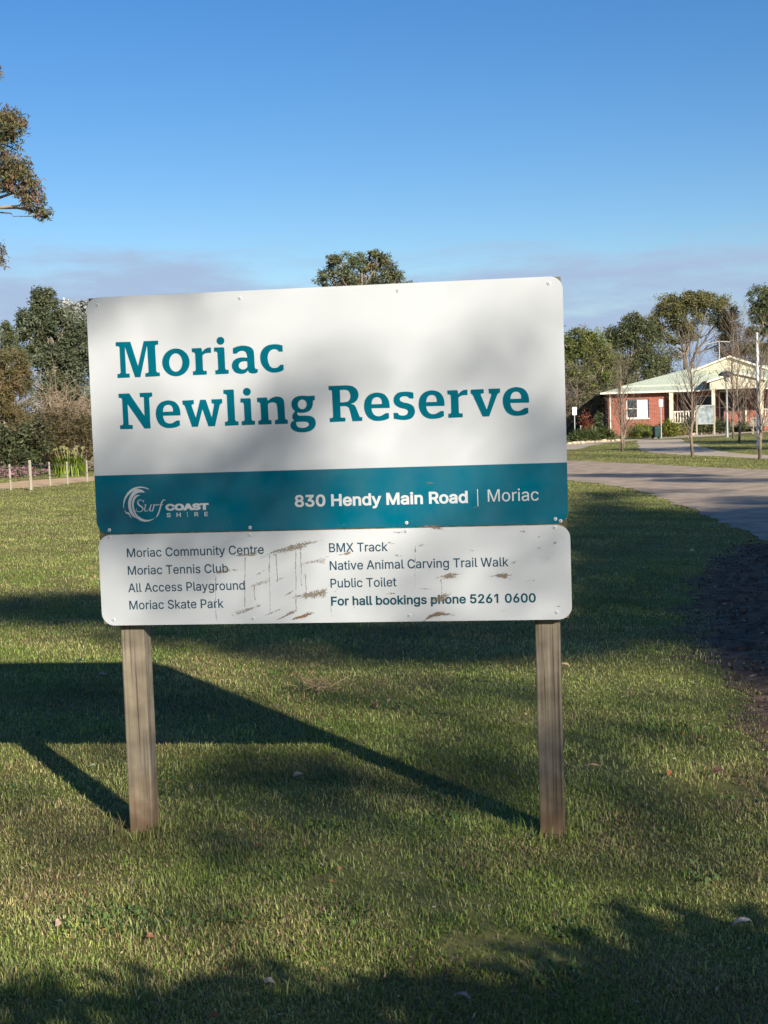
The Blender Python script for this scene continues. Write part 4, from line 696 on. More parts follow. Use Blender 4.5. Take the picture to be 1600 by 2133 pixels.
rib([(430,366),(415,338),(382,330),(348,345),(338,380),(365,420),(410,450),(425,482),(405,515),(362,527),(322,515),(306,492)], [6, 9, 10, 15, 20, 24, 24, 20, 14, 10, 8, 6])
rib([(318,470),(300,525)], [5, 9])
rib([(440,412),(478,406)], [7, 7]); rib([(474,408),(455,480),(458,512),(480,518),(510,500),(538,462)], [15, 17, 15, 10, 7, 6])
rib([(562,405),(540,490),(543,515),(560,516),(580,500)], [15, 16, 14, 9, 5])
rib([(588,412),(622,405)], [7, 7]); rib([(614,407),(583,520)], [16, 17]); rib([(605,445),(628,416),(655,410),(664,424)], [7, 8, 12, 14])
LV, LF = [], []
for q, c in enumerate(logo):
    v, f = fill2d([c], 'nonzero'); o = len(LV); LV += [(x, y, q) for x, y in v]; LF += [tuple(i + o for i in g_) for g_ in f]
# overlapping strokes lie 0.06 mm apart
np_mesh('shire_logo', [(x, FR - 0.0006 - 0.00006 * q, y + YB) for x, y, q in LV], LF, m_lwhite, p_band)
its = [('COAST', ZG((800, 511)), ZG((1521, 495)), 14.0, 52)]
for ch, x0, x1, yb in (('S', 820, 888, 620), ('H', 985, 1056, 614), ('I', 1160, 1177, 610), ('R', 1283, 1350, 606), ('E', 1450, 1509, 601)):
    its.append((ch, ZG((x0, yb)), ZG((x1, yb - 1.5)), 8.8, 14))
text('logo_lettering', its, m_lwhite, p_band)

# dried splashes and runs on the lower sheet
def stain_mat():
    m = bpy.data.materials.new('dried_mud'); m.use_nodes = True
    n, l = m.node_tree.nodes, m.node_tree.links; b = n['Principled BSDF']; b.inputs['Roughness'].default_value = 0.9; b.inputs['Specular IOR Level'].default_value = 0.1
    t = n.new('ShaderNodeTexCoord')
    z = n.new('ShaderNodeTexNoise'); z.inputs['Scale'].default_value = 210; z.inputs['Detail'].default_value = 6; z.inputs['Roughness'].default_value = 0.65; l.new(t.outputs['Object'], z.inputs['Vector'])
    z2 = n.new('ShaderNodeTexNoise'); z2.inputs['Scale'].default_value = 60; z2.inputs['Detail'].default_value = 4; l.new(t.outputs['Object'], z2.inputs['Vector'])
    av = n.new('ShaderNodeMath'); av.operation = 'MULTIPLY_ADD'; l.new(z2.outputs['Fac'], av.inputs[0]); av.inputs[1].default_value = 0.6; l.new(z.outputs['Fac'], av.inputs[2])
    a = n.new('ShaderNodeAttribute'); a.attribute_name = 'tint'
    sp = n.new('ShaderNodeSeparateColor'); l.new(a.outputs['Color'], sp.inputs['Color'])
    ad = n.new('ShaderNodeMath'); ad.operation = 'MULTIPLY_ADD'; l.new(sp.outputs['Red'], ad.inputs[0]); ad.inputs[1].default_value = 0.42; l.new(av.outputs[0], ad.inputs[2])
    mr = n.new('ShaderNodeMapRange'); mr.inputs['From Min'].default_value = 0.96; mr.inputs['From Max'].default_value = 1.22; mr.inputs['To Max'].default_value = 0.92
    l.new(ad.outputs[0], mr.inputs['Value'])
    rim = n.new('ShaderNodeMapRange'); rim.inputs['From Min'].default_value = 0.0; rim.inputs['From Max'].default_value = 0.12; l.new(sp.outputs['Red'], rim.inputs['Value'])
    mu = n.new('ShaderNodeMath'); mu.operation = 'MULTIPLY'; l.new(mr.outputs[0], mu.inputs[0]); l.new(rim.outputs[0], mu.inputs[1])
    x = n.new('ShaderNodeMix'); x.data_type = 'RGBA'; x.inputs['A'].default_value = (0.23, 0.20, 0.155, 1); x.inputs['B'].default_value = (0.20, 0.10, 0.05, 1)
    l.new(sp.outputs['Green'], x.inputs['Factor']); l.new(x.outputs['Result'], b.inputs['Base Color'])
    l.new(mu.outputs[0], b.inputs['Alpha'])
    return m
STAINS = [(612,1139,97,13,-15,.85,.1),(518,1155,55,8,-10,.8,.1),(466,1189,46,11,-17,.6,0),(648,1171,52,8,-12,.6,0),(541,1194,22,4,-30,.6,0),(541,1215,46,7,-18,.6,0),(648,1238,68,15,-10,.8,.1),(602,1236,22,4,-30,.8,.1),(511,1272,56,9,-22,.7,.1),(570,1275,30,6,-20,.6,.2),(632,1283,36,10,-15,1,.9),(602,1279,42,6,-25,.9,.5),
 (670,1170,26,10,-5,.5,0),(722,1153,28,6,-12,.8,.2),(670,1236,32,16,-12,.75,.1),(901,1097,40,8,3,.95,.5),(835,1109,26,5,2,.6,.1),(810,1131,26,4,2,.5,0),(876,1136,20,8,0,.4,0),(937,1199,38,12,-8,.9,.2),(1046,1199,40,10,5,.95,.3),(918,1247,44,14,-14,.85,.2),(910,1280,44,12,-14,1,.6),(814,1236,26,6,-14,.6,0),(829,1157,18,5,2,.5,0),(1090,1107,14,6,-4,.5,0),(1126,1118,12,4,-10,.4,0),(1154,1131,14,5,-10,.4,0),(1138,1164,14,6,0,.35,0),(896,1006,17,5,2,.6,0),(992,1057,13,5,-4,.4,0),(1108,1068,16,4,-8,.3,0),(712,1094,14,4,-2,.4,0),(848,1087,60,4,-6,.3,0),(865,1146,18,9,10,.35,0),(1068,1172,18,7,5,.5,0),(1100,1210,12,3,-30,.5,0),(1112,1209,5,2,-30,1,0),(1122,1142,6,2.5,-20,1,0),(1164,1263,5,2.5,0,1,0),(1046,1273,12,5,-10,.3,0),(698,1232,16,6,-40,.4,0),(888,1226,18,4,0,.5,0),(985,1147,18,3,8,.5,0),(770,1143,40,3,-3,.5,.1),(560,1155,30,3,-25,.5,0),(585,1205,26,3,-20,.4,0)]
DRIPS = [(511,1160,1264),(450,1200,1292),(561,1157,1274),(575,1154,1212),(616,1141,1268),(627,1141,1220),(636,1196,1245),(531,1219,1252),(865,1137,1222),(919,1206,1236),(690,1255,1284),(738,1252,1268),(560,1180,1200)]
SV, SF, ST = [], [], []
for q, (cx, cy, ln, wd, ang, op, red) in enumerate(STAINS):
    r_ = random.Random(q); ca, sa = math.cos(R(ang)), math.sin(R(ang)); nr = 26; o = len(SV); pr = -FR + 0.0008 + 0.00002 * q
    bend = r_.uniform(-.25, .25); ph = [r_.uniform(0, 6.28) for _ in range(4)]
    for ring, al in ((0.0, 1.0), (0.55, 1.0), (1.0, 0.55), (1.45, 0.0)):
        for i in range(nr if ring else 1):
            t = 2 * math.pi * i / nr; k = 1 + 0.20 * math.sin(2 * t + ph[0]) + 0.16 * math.sin(3 * t + ph[1]) + 0.14 * math.sin(5 * t + ph[2]) + 0.16 * (r_.random() - .5)
            xx = math.cos(t) * ln / 2 * k * ring * (1.0 if math.cos(t) > 0 else 1.15)
            yy = math.sin(t) * wd / 2 * k * ring * (0.4 + 0.6 * (math.cos(t) + 1) / 2) ** 0.7 + bend * wd * (xx / ln) ** 2 * 4
            x, y = PL(cx + xx * ca - yy * sa, cy + xx * sa + yy * ca)
            SV.append((x, -pr, y + YB)); ST.append((op * al, red, 0))
    for i in range(nr):
        j = (i + 1) % nr; SF.append((o, o + 1 + i, o + 1 + j))
        for m_ in (0, 1):
            A, B = o + 1 + m_ * nr, o + 1 + (m_ + 1) * nr
            SF += [(A + i, B + i, B + j), (A + i, B + j, A + j)]
for q, (x0, ya, yb) in enumerate(DRIPS):
    r_ = random.Random(q + 50); pts = []; n_ = 10; xw = x0
    for i in range(n_ + 1):
        pts.append((xw, ya + (yb - ya) * i / n_)); xw += r_.uniform(-.9, .9)
    c = [PL(*p) for p in ribbon(pts, [2.2, 1.6, 1.3, 2.0])]
    v, f = fill2d([c], 'nonzero'); o = len(SV)
    SV += [(x, FR - 0.0007, y + YB) for x, y in v]; ST += [(0.75 * r_.uniform(.55, 1), 0.0, 0)] * len(v)
    for g_ in f: SF += [(g_[0] + o, g_[1] + o, g_[2] + o), (g_[0] + o, g_[2] + o, g_[3] + o)]
so_ = np_mesh('mud_stains', SV, SF, stain_mat(), p_low, tint=ST)

# ------------------------------------------------------------------ trees and shrubs
m_leaf = leaf_mat('gum_leaves', 0.32, 0.5, 0.35)
m_bark = mat('gum_bark', (0.30, 0.25, 0.19), 0.9, 0.1, col2=(0.13, 0.10, 0.075), scale=3.0, bump=0.4, stretch=(1, 1, 0.3))
m_palebark = mat('pale_bark', (0.46, 0.40, 0.32), 0.85, 0.1, col2=(0.28, 0.23, 0.18), scale=2.0, bump=0.3, stretch=(1, 1, 0.3))
m_twig = mat('grey_twigs', (0.33, 0.25, 0.19), 0.9, 0.1, col2=(0.20, 0.15, 0.12), scale=6)

def leaf_quads(P, Ln, Wd, droop=0.3, g=None):
    """one rhombic leaf per point, random direction"""
    g = g or rng; n = len(P)
    d = g.normal(size=(n, 3)); d[:, 2] = d[:, 2] * 0.7 - droop; d /= np.linalg.norm(d, axis=1)[:, None]
    q = np.cross(d, g.normal(size=(n, 3))); q /= np.linalg.norm(q, axis=1)[:, None]
    ln = (Ln * g.uniform(0.6, 1.4, n))[:, None]; wd = (Wd * g.uniform(0.6, 1.4, n))[:, None]
    V = np.stack([P, P + d * ln * .45 + q * wd / 2, P + d * ln, P + d * ln * .45 - q * wd / 2], 1)
    F = (np.arange(n, dtype=np.int32)[:, None] * 4) + np.array([0, 1, 2, 3], np.int32)
    return V.reshape(-1, 3), F

def lobe_points(c, r, n, sub=16, spread=0.26, g=None, shell=0.62, flat=0.0):
    """leaf clumps spread through one lobe of a crown, gaps between them"""
    g = g or rng
    d = g.normal(size=(sub, 3)); d /= np.linalg.norm(d, axis=1)[:, None]
    rad = g.uniform(shell, 1.0, sub)[:, None]
    cen = np.array(c) + d * rad * np.array(r) * 0.9
    k = g.integers(0, sub, n)
    p = cen[k] + np.clip(g.normal(size=(n, 3)), -1.8, 1.8) * np.array(r) * spread * g.uniform(0.5, 1.3, sub)[k][:, None]
    return p, k, cen

def jit(a, b, k, amp, g):
    """wandering limb from a to b"""
    a, b = np.array(a, float), np.array(b, float); L_ = np.linalg.norm(b - a); o = []
    for i in range(k + 1):
        t = i / k; p = a + (b - a) * t
        if 0 < i < k: p = p + g.normal(size=3) * L_ * amp
        o.append(p)
    return o

def crown_tree(name, label, cat, base, lobes, cols, trunk_r=0.25, fork=0.45, leaf=(0.30, 0.09), dens=1.0, group=None, bark=None, seed=0, sub=16, spread=0.26, stems=1, droop=0.35, twigs=True, lean=None):
    """lobes: (centre, radii, leaves) in world space; trunk rises from base to a fork and sends a limb into every lobe"""
    g = np.random.default_rng(seed + 500)
    base = np.array([base[0], base[1], 0.0])
    root = empty(name, base, 0, label, cat, group)
    Ps, Ts, tb = [], [], MB()
    cen = np.mean([l[0] for l in lobes], 0); zmin = min(l[0][2] - l[1][2] for l in lobes)
    forks = []
    for s_ in range(stems):
        fz = max(0.6, zmin + (cen[2] - zmin) * fork) * g.uniform(0.85, 1.1)
        f_ = np.array([base[0] + (cen[0] - base[0]) * 0.5 + g.normal() * trunk_r * 2, base[1] + (cen[1] - base[1]) * 0.5, fz])
        b0 = base + np.array([g.normal() * 0.15 * stems, g.normal() * 0.15 * stems, -0.2])
        rr = trunk_r / math.sqrt(stems)
        tb.tube([p - base for p in jit(b0, f_, 5, 0.02, g)], np.linspace(rr, rr * 0.72, 6), 8); forks.append((f_, rr))
    for i, (c, r, n) in enumerate(lobes):
        n = int(n * dens)
        p, k, cs = lobe_points(c, r, n, sub, spread, g)
        ok = p[:, 2] > 0.05; p, k = p[ok], k[ok]
        Ps.append(p - base)
        cl = np.array(cols)[g.integers(0, len(cols), sub)]      # each clump leans to one of the leaf colours
        own = np.array(cols)[g.integers(0, len(cols), len(p))]
        t = cl[k] * 0.65 + own * 0.35
        Ts.append(t * g.uniform(0.65, 1.35, (len(p), 1)))
        f_, rr = forks[i % len(forks)]
        lim = jit(f_, c, 5, 0.06, g); q = np.linspace(rr * 0.55, rr * 0.16, 6)
        tb.tube([x - base for x in lim], q, 6)
        if twigs:
            for j in range(min(sub, 9)):
                s0 = lim[g.integers(2, 6)]; tb.tube([x - base for x in jit(s0, cs[j], 3, 0.08, g)], np.linspace(rr * 0.17, rr * 0.05, 4), 4)
    P = np.concatenate(Ps); T = np.repeat(np.concatenate(Ts), 4, axis=0)
    V, F = leaf_quads(P, leaf[0], leaf[1], droop, g)
    np_mesh('crown', V, F, m_leaf, root, tint=T)
    tb.build('trunk', bark or m_bark, root, smooth=True)
    return root

def L_(u, v, ru, rv, dist, n, depth=None):         # a lobe from its outline in the photo, real size at its distance
    k = dist / FOC; c = at(u, v, dist)
    return (c, np.array([ru * k, (depth or ru) * k, rv * k]), n)

OLIVE = [(0.125, 0.146, 0.052), (0.172, 0.186, 0.065), (0.091, 0.117, 0.044), (0.222, 0.212, 0.085)]
DARK = [(0.070, 0.092, 0.043), (0.108, 0.129, 0.055), (0.146, 0.156, 0.070)]
GREY = [(0.13, 0.125, 0.07), (0.146, 0.172, 0.108), (0.195, 0.218, 0.137), (0.108, 0.129, 0.078)]
BRONZE = [(0.20, 0.155, 0.065), (0.16, 0.145, 0.06), (0.22, 0.15, 0.07), (0.13, 0.13, 0.055)]
RUST = [(0.239, 0.093, 0.067), (0.179, 0.113, 0.067), (0.135, 0.128, 0.060), (0.284, 0.128, 0.090)]
SILVER = [(0.62, 0.62, 0.57), (0.50, 0.51, 0.46), (0.36, 0.37, 0.32)]
LIME = [(0.216, 0.234, 0.036), (0.162, 0.198, 0.040), (0.108, 0.134, 0.036)]

# tall gum at the left edge, its limbs reach into the picture
b = at(-190, 900, 24); b[2] = 0
crown_tree('gum_tree', 'tall rusty and green gum tree reaching in at the left edge, pale bare limbs', 'tree', b,
    [L_(-2, 275, 52, 52, 24, 2800), L_(18, 262, 34, 34, 24, 1200), L_(-5, 345, 62, 40, 24, 2000), L_(35, 370, 42, 38, 24, 1500), L_(68, 400, 32, 38, 24, 900), L_(88, 440, 22, 16, 24, 260), L_(-15, 530, 28, 32, 24, 520), L_(-25, 150, 26, 22, 24, 500),
     L_(-120, 250, 80, 80, 24, 1800), L_(-190, 380, 90, 80, 24, 1600), L_(-170, 120, 90, 60, 24, 1300), L_(-120, 520, 70, 40, 24, 700), L_(-300, 300, 90, 90, 24, 1500)],
    [RUST[1], RUST[1], RUST[2], RUST[3], (0.11, 0.13, 0.05), (0.15, 0.16, 0.065), (0.12, 0.125, 0.06)], 0.085, 0.30, (0.095, 0.022), 0.95, seed=1, sub=30, spread=0.19, droop=0.9)

# trees and shrubs beyond the sandy path, left
b = at(110, 985, 60); b[2] = 0
crown_tree('gum_tree', 'dark grey-green gum tree, tallest of the left trees beside the sign', 'tree', b,
    [L_(90, 632, 30, 30, 60, 1300), L_(75, 680, 38, 42, 60, 2200), L_(120, 700, 45, 55, 60, 2800), L_(80, 745, 45, 35, 60, 1700), L_(150, 760, 55, 45, 60, 2300), L_(125, 810, 62, 35, 60, 1800), L_(185, 720, 45, 60, 60, 1800)],
    GREY + DARK, 0.28, 0.4, (0.187, 0.056), 2.29, seed=2, spread=0.185, sub=30)
b = at(165, 985, 72); b[2] = 0
crown_tree('silver_tree', 'silvery pale leaved tree between the dark gum and the sign', 'tree', b,
    [L_(150, 650, 26, 26, 72, 900), L_(175, 655, 28, 32, 72, 1200), L_(165, 695, 38, 26, 72, 1100), L_(200, 680, 34, 46, 72, 1200)],
    SILVER + [(0.08, 0.085, 0.06)], 0.2, 0.3, (0.187, 0.104), 2.21, seed=3, spread=0.2, sub=20)
b = at(20, 985, 66); b[2] = 0
crown_tree('young_gum', 'small wispy grey-green gum left of the tall dark gum', 'tree', b,
    [L_(10, 690, 20, 20, 66, 450), L_(28, 710, 26, 28, 66, 800), L_(0, 740, 30, 30, 66, 800), L_(35, 755, 30, 30, 66, 700)],
    GREY + OLIVE, 0.14, 0.3, (0.173, 0.048), 2.04, seed=4, spread=0.185, sub=30)
b = at(-30, 990, 51); b[2] = 0
crown_tree('wattle_tree', 'bronze-green wattle with bent pale limbs at left edge behind the fence', 'tree', b,
    [L_(20, 755, 40, 32, 51, 1800), L_(45, 790, 26, 36, 51, 1300), L_(0, 800, 48, 40, 51, 1900), L_(30, 850, 40, 30, 51, 1300), L_(-40, 860, 50, 50, 51, 1500), L_(20, 900, 36, 30, 51, 900), L_(-60, 770, 60, 50, 51, 1500)],
    BRONZE, 0.20, 0.15, (0.144, 0.028), 2.29, seed=5, bark=m_palebark, spread=0.185, sub=30, stems=3)
b = at(20, 992, 49); b[2] = 0
crown_tree('shrub', 'dark leafy shrub at left edge behind the pink flowers', 'shrub', b,
    [L_(0, 930, 34, 40, 49, 1500), L_(40, 940, 36, 34, 49, 1500), L_(75, 915, 34, 40, 49, 1500), L_(-40, 935, 40, 45, 49, 1200)],
    DARK + [(0.07, 0.062, 0.03)], 0.10, 0.2, (0.18, 0.05), 1.3, seed=6, stems=3)
b = at(150, 990, 50); b[2] = 0
crown_tree('shrub', 'olive brown shrub behind the strap-leaved clump', 'shrub', b,
    [L_(115, 925, 40, 36, 50, 1600), L_(160, 920, 42, 40, 50, 1600), L_(195, 900, 40, 50, 50, 1500), L_(140, 880, 50, 36, 50, 1100), L_(90, 885, 40, 40, 50, 1100)],
    [(0.13, 0.10, 0.045), (0.095, 0.085, 0.035), (0.16, 0.125, 0.06)], 0.10, 0.2, (0.17, 0.03), 1.3, seed=7, stems=4)

def bare_branches(name, label, cat, base, pts, n_main, length, r0, spread_, seed, group=None, m=None, trunk=None, twig_n=5, upward=0.75, tipw=0.004, thin=1.0):
    """leafless tree or bush: branches start along pts and fork into twigs; the lower stem is its own part"""
    g = np.random.default_rng(seed + 900); base = np.array([base[0], base[1], 0.0])
    root = empty(name, base, 0, label, cat, group); tb, cb = MB(), MB()
    pts = [np.array(p, float) - base for p in pts]; nn = len(pts)
    tb.tube(pts, np.linspace(1, 0, nn)**.8 * r0 * .86 + r0 * .14, 7)
    for i in range(n_main):
        t = (i + g.random()) / n_main; f_ = t * (nn - 1); j = min(int(f_), nn - 2); p0 = pts[j] + (pts[j + 1] - pts[j]) * (f_ - j)
        if trunk is not None and p0[2] < trunk: continue
        az = g.uniform(0, 2 * math.pi); ln = length * (1 - 0.55 * t) * g.uniform(0.6, 1.15)
        d = np.array([math.cos(az) * spread_, math.sin(az) * spread_, upward]); d /= np.linalg.norm(d)
        q = [p0]; dd = d.copy()
        for s_ in range(4):
            dd = dd + np.array([0, 0, 0.14]) + g.normal(size=3) * 0.10; dd /= np.linalg.norm(dd); q.append(q[-1] + dd * ln / 4)
        rb = r0 * (1 - 0.7 * t) * 0.36 * thin
        cb.tube(q, np.linspace(rb, tipw, 5), 5, cap=False)
        for s_ in range(twig_n):
            k = g.integers(1, 5); d2 = (q[k] - q[k - 1]); d2 /= np.linalg.norm(d2); d2 = d2 + g.normal(size=3) * 0.5; d2 /= np.linalg.norm(d2)
            l2 = ln * g.uniform(0.18, 0.45); q2 = [q[k], q[k] + d2 * l2 * .5, q[k] + d2 * l2 + np.array([0, 0, l2 * 0.18])]
            cb.tube(q2, [max(rb * 0.4, tipw * 1.2), tipw, tipw * .8], 3, cap=False)
    tb.build('trunk', m or m_twig, root, smooth=True); cb.build('branches', m or m_twig, root, smooth=True)
    return root

m_dry = mat('dry_branches', (0.40, 0.31, 0.21), 0.9, 0.1, col2=(0.24, 0.18, 0.125), scale=4)
def bare_bush(name, label, base, w_, h_, n, seed, m=None):
    g = np.random.default_rng(seed); base = np.array([base[0], base[1], 0.0]); root = empty(name, base, 0, label, 'bush'); cb, tw = MB(), MB()
    for i in range(n):
        a = g.uniform(0, 6.28); tilt = abs(g.normal(0.55, 0.35)); d = np.array([math.cos(a) * math.sin(tilt), math.sin(a) * math.sin(tilt), math.cos(tilt)])
        q = [np.array([g.normal() * w_ * .12, g.normal() * w_ * .12, 0])]; ln = h_ * g.uniform(0.6, 1.05)
        for s_ in range(5):
            d = d + g.normal(size=3) * 0.22 + np.array([0, 0, 0.03]); d /= np.linalg.norm(d); q.append(q[-1] + d * ln / 5)
        cb.tube(q, np.linspace(0.05, 0.014, 6) * g.uniform(0.6, 1.2), 5, cap=False)
        for s_ in range(22):
            k = g.integers(2, 6); d2 = g.normal(size=3) * 0.8 + d * .9; d2[2] = d2[2] * .6 + 0.1; d2 /= np.linalg.norm(d2); l2 = ln * g.uniform(0.12, 0.32)
            e_ = q[k] + d2 * l2
            tw.tube([q[k], q[k] + d2 * l2 * .5 + g.normal(size=3) * .04, e_], [0.014, 0.010, 0.006], 3, cap=False)
            for r_ in range(3):
                d3 = d2 + g.normal(size=3) * 0.7; tw.tube([e_ - d2 * l2 * .4 * r_ / 2, e_ + d3 * l2 * .4], [0.009, 0.005], 3, cap=False)
    cb.build('branches', m or m_dry, root, smooth=True); tw.build('twigs', m or m_dry, root, smooth=True)
    return root
bare_bush('dry_bush', 'dry leafless tan bush between the dark gum and the sign', at(150, 988, 53), 2.4, 3.2, 34, 31)
bare_bush('dry_bush', 'smaller dry twiggy bush left of the leafless tan bush', at(92, 988, 54), 1.8, 2.7, 18, 32)

# gum rising behind the sign
b = at(770, 900, 95); b[2] = 0
crown_tree('gum_tree', 'lone gum tree whose crown rises above the top edge of the sign', 'tree', b,
    [L_(775, 540, 32, 24, 95, 1500), L_(718, 548, 38, 24, 95, 1400), L_(693, 578, 38, 24, 95, 1400), L_(745, 580, 36, 26, 95, 1100), L_(800, 560, 30, 26, 95, 1200), L_(830, 585, 26, 20, 95, 900), L_(775, 600, 60, 26, 95, 1400), L_(855, 592, 14, 8, 95, 120), L_(790, 650, 60, 40, 95, 1200), L_(725, 680, 55, 40, 95, 1200), L_(770, 730, 80, 40, 95, 1300), L_(830, 690, 45, 40, 95, 900), L_(700, 760, 40, 30, 95, 600)],
    OLIVE + GREY + [(0.18, 0.13, 0.05)], 0.30, 0.4, (0.245, 0.068), 1.2, seed=8, spread=0.17, sub=15)

# trees at the right, behind and beside the hall
b = at(1225, 905, 100); b[2] = 0
crown_tree('cypress_tree', 'bushy olive-green tree right beside the sign edge, left of the hall', 'tree', b,
    [L_(1200, 715, 32, 32, 100, 1700), L_(1235, 720, 36, 36, 100, 2000), L_(1195, 775, 40, 45, 100, 1800), L_(1240, 785, 42, 42, 100, 1800), L_(1262, 760, 30, 40, 100, 1300), L_(1215, 840, 50, 40, 100, 1300), L_(1160, 760, 50, 70, 100, 1600)],
    OLIVE + LIME, 0.25, 0.35, (0.245, 0.064), 2.21, seed=9, spread=0.185, sub=30, bark=m_palebark, stems=2)
b = at(1325, 900, 112); b[2] = 0
crown_tree('gum_tree', 'dark dense gum tree behind the left end of the hall', 'tree', b,
    [L_(1320, 670, 26, 22, 112, 1100), L_(1295, 695, 36, 32, 112, 2000), L_(1340, 705, 36, 42, 112, 2200), L_(1290, 750, 40, 45, 112, 2200), L_(1335, 775, 48, 42, 112, 2300), L_(1370, 770, 30, 40, 112, 1400), L_(1275, 815, 40, 50, 112, 1700)],
    DARK + [(0.15, 0.145, 0.065)], 0.32, 0.35, (0.259, 0.072), 2.21, seed=10, spread=0.185, sub=30, bark=m_palebark)
b = at(1440, 880, 122); b[2] = 0
crown_tree('gum_tree', 'big umbrella-crowned gum tree above the middle of the hall roof', 'tree', b,
    [L_(1400, 640, 38, 26, 122, 1700), L_(1440, 628, 40, 22, 122, 1700), L_(1480, 632, 40, 26, 122, 1700), L_(1372, 670, 26, 32, 122, 1200), L_(1430, 665, 45, 28, 122, 1700), L_(1505, 660, 34, 34, 122, 1500), L_(1385, 710, 22, 22, 122, 450), L_(1425, 700, 32, 16, 122, 500), L_(1520, 690, 26, 30, 122, 700), L_(1395, 740, 24, 18, 122, 350)],
    [(0.20, 0.19, 0.07), (0.155, 0.15, 0.06), (0.24, 0.21, 0.085), (0.115, 0.115, 0.05)], 0.34, 0.12, (0.259, 0.072), 2.12, seed=11, spread=0.175, sub=30, stems=3)
b = at(1630, 890, 118); b[2] = 0
crown_tree('gum_tree', 'dark gum tree cut off by the right edge above the hall', 'tree', b,
    [L_(1590, 620, 32, 26, 118, 1400), L_(1580, 655, 24, 22, 118, 800), L_(1610, 670, 30, 26, 118, 900), L_(1575, 690, 22, 12, 118, 260), L_(1640, 640, 50, 50, 118, 1600), L_(1590, 725, 26, 22, 118, 600)],
    DARK + OLIVE[:2], 0.30, 0.2, (0.259, 0.072), 2.04, seed=12, spread=0.175, sub=30)
b = at(1540, 888, 140); b[2] = 0
crown_tree('gum_tree', 'lower reddish gum tree behind the hall gable', 'tree', b,
    [L_(1520, 720, 34, 30, 140, 1000), L_(1555, 710, 30, 34, 140, 1000), L_(1540, 750, 50, 24, 140, 1000), L_(1590, 760, 36, 24, 140, 800)],
    RUST + DARK, 0.25, 0.3, (0.274, 0.072), 2.04, seed=13, spread=0.185, sub=30)
# low dark scrub closing the view behind the hall and the trees
for q, (u, v, d_, ru, rv, n_, lab) in enumerate([(1385, 838, 128, 85, 34, 2200, 'low dark scrub just behind the hall roof, left of the umbrella gum'), (1200, 880, 106, 45, 26, 1400, 'dark shaded scrub behind the parking sign beside the big sign'), (1265, 838, 110, 62, 66, 2400, 'dark scrub between the staked sapling and the hall wall'),
        (60, 905, 78, 70, 60, 2200, 'dark distant scrub behind the wattle and shrubs at left'), (170, 880, 80, 60, 70, 2200, 'dark distant scrub behind the leafless tan bush')]):
    b = at(u, 900, d_); b[2] = 0
    crown_tree('scrub', lab, 'shrub', b, [L_(u - ru * .5, v, ru * .7, rv, d_, n_), L_(u + ru * .5, v + 4, ru * .7, rv, d_, n_), L_(u, v + 12, ru, rv, d_, n_)], DARK, 0.12, 0.2, (0.302, 0.096), 2.04, seed=40 + q, stems=2)

# two gums out of frame to the right, their shade falls across the far lawn
for q, (x_, y_, lab) in enumerate(((24.5, 50.0, 'broad gum tree right of the far lawn, shading the footpath'), (20.0, 41.0, 'broad gum tree right of the road bend, shading the far lawn'))):
    crown_tree('gum_tree', lab, 'tree', (x_, y_), [(np.array([x_ + dx_, y_ + dy_, z_]), np.array([1.9, 1.9, 1.1]), 900) for dx_, dy_, z_ in ((-1.5, 0, 6.5), (1.4, .5, 6.8), (0, -1, 8.2), (0, 1.2, 7.2))], OLIVE, .22, .4, (.30, .08), 1.0, seed=60 + q)

# far-off wood closing the horizon
def woodland():
    g = np.random.default_rng(91); Ps = []
    for i in range(150):
        x_ = -95 + 200 * i / 150 + g.normal(); y_ = 190 + g.normal() * 7; h_ = g.uniform(2.6, 4.6)
        Ps.append(np.clip(g.normal(size=(190, 3)), -1.9, 1.9) * np.array([1.3, 1.3, h_ * .26]) + np.array([x_, y_, h_ * .5]))
    P = np.concatenate(Ps); P = P[P[:, 2] > .1]; V, F = leaf_quads(P, .85, .34, .2, g); c = np.array(DARK)[g.integers(0, len(DARK), len(P))] * g.uniform(.6, 1.3, (len(P), 1))
    tag(np_mesh('distant_woodland', V, F, m_leaf, tint=np.repeat(c, 4, axis=0)), 'low far-off wood along the horizon behind everything', 'woodland', kind='stuff')
woodland()

# grey leafless bush beside the sign, right
m_grey = mat('grey_branches', (0.30, 0.235, 0.19), 0.9, 0.1, col2=(0.19, 0.15, 0.12), scale=4)
bare_bush('bare_bush', 'greyish leafless bush at the right edge of the sign', at(1172, 905, 99), 2.4, 4.8, 34, 33, m_grey)

# young leafless avenue trees on the far lawn
m_young = mat('young_tree_bark', (0.27, 0.205, 0.15), 0.9, 0.1, col2=(0.15, 0.115, 0.09), scale=5)
AV = 'young leafless trees on the far lawn'
def young(u, v, top, label, seed, n=46, ln=1.9):
    p = G(u, v); d = p[1]; h_ = (v - top) * d / FOC
    g = np.random.default_rng(seed); pts = [p + np.array([0, 0, -0.1])]
    for i in range(1, 7): pts.append(np.array([p[0] + g.normal() * 0.05, p[1] + g.normal() * 0.05, h_ * 0.93 * i / 6]))
    bare_branches('bare_tree', label, 'tree', p, pts, int(n * 1.1), ln, 0.056, 0.75, seed, AV, m_young, 0.10 * h_, 6, 0.85, 0.0042, 0.8)
young(1297, 940, 742, 'young leafless tree nearest the big sign, in front of the brick wall', 51, 58, 1.7)
young(1443, 951, 690, 'young leafless tree in front of the verandah, pale lower trunk', 52, 58, 1.7)
young(1583, 957, 690, 'young leafless tree beside the white flagpole, nearest the right edge', 53, 56, 1.9)
young(1528, 915, 650, 'young leafless tree in front of the portico, left of a close pair', 54, 60, 2.6)
young(1539, 924, 660, 'young leafless tree in front of the portico, right of a close pair', 55, 60, 2.4)
young(1301, 931, 815, 'thin leafless sapling just behind the one nearest the big sign', 56, 18, 0.9)

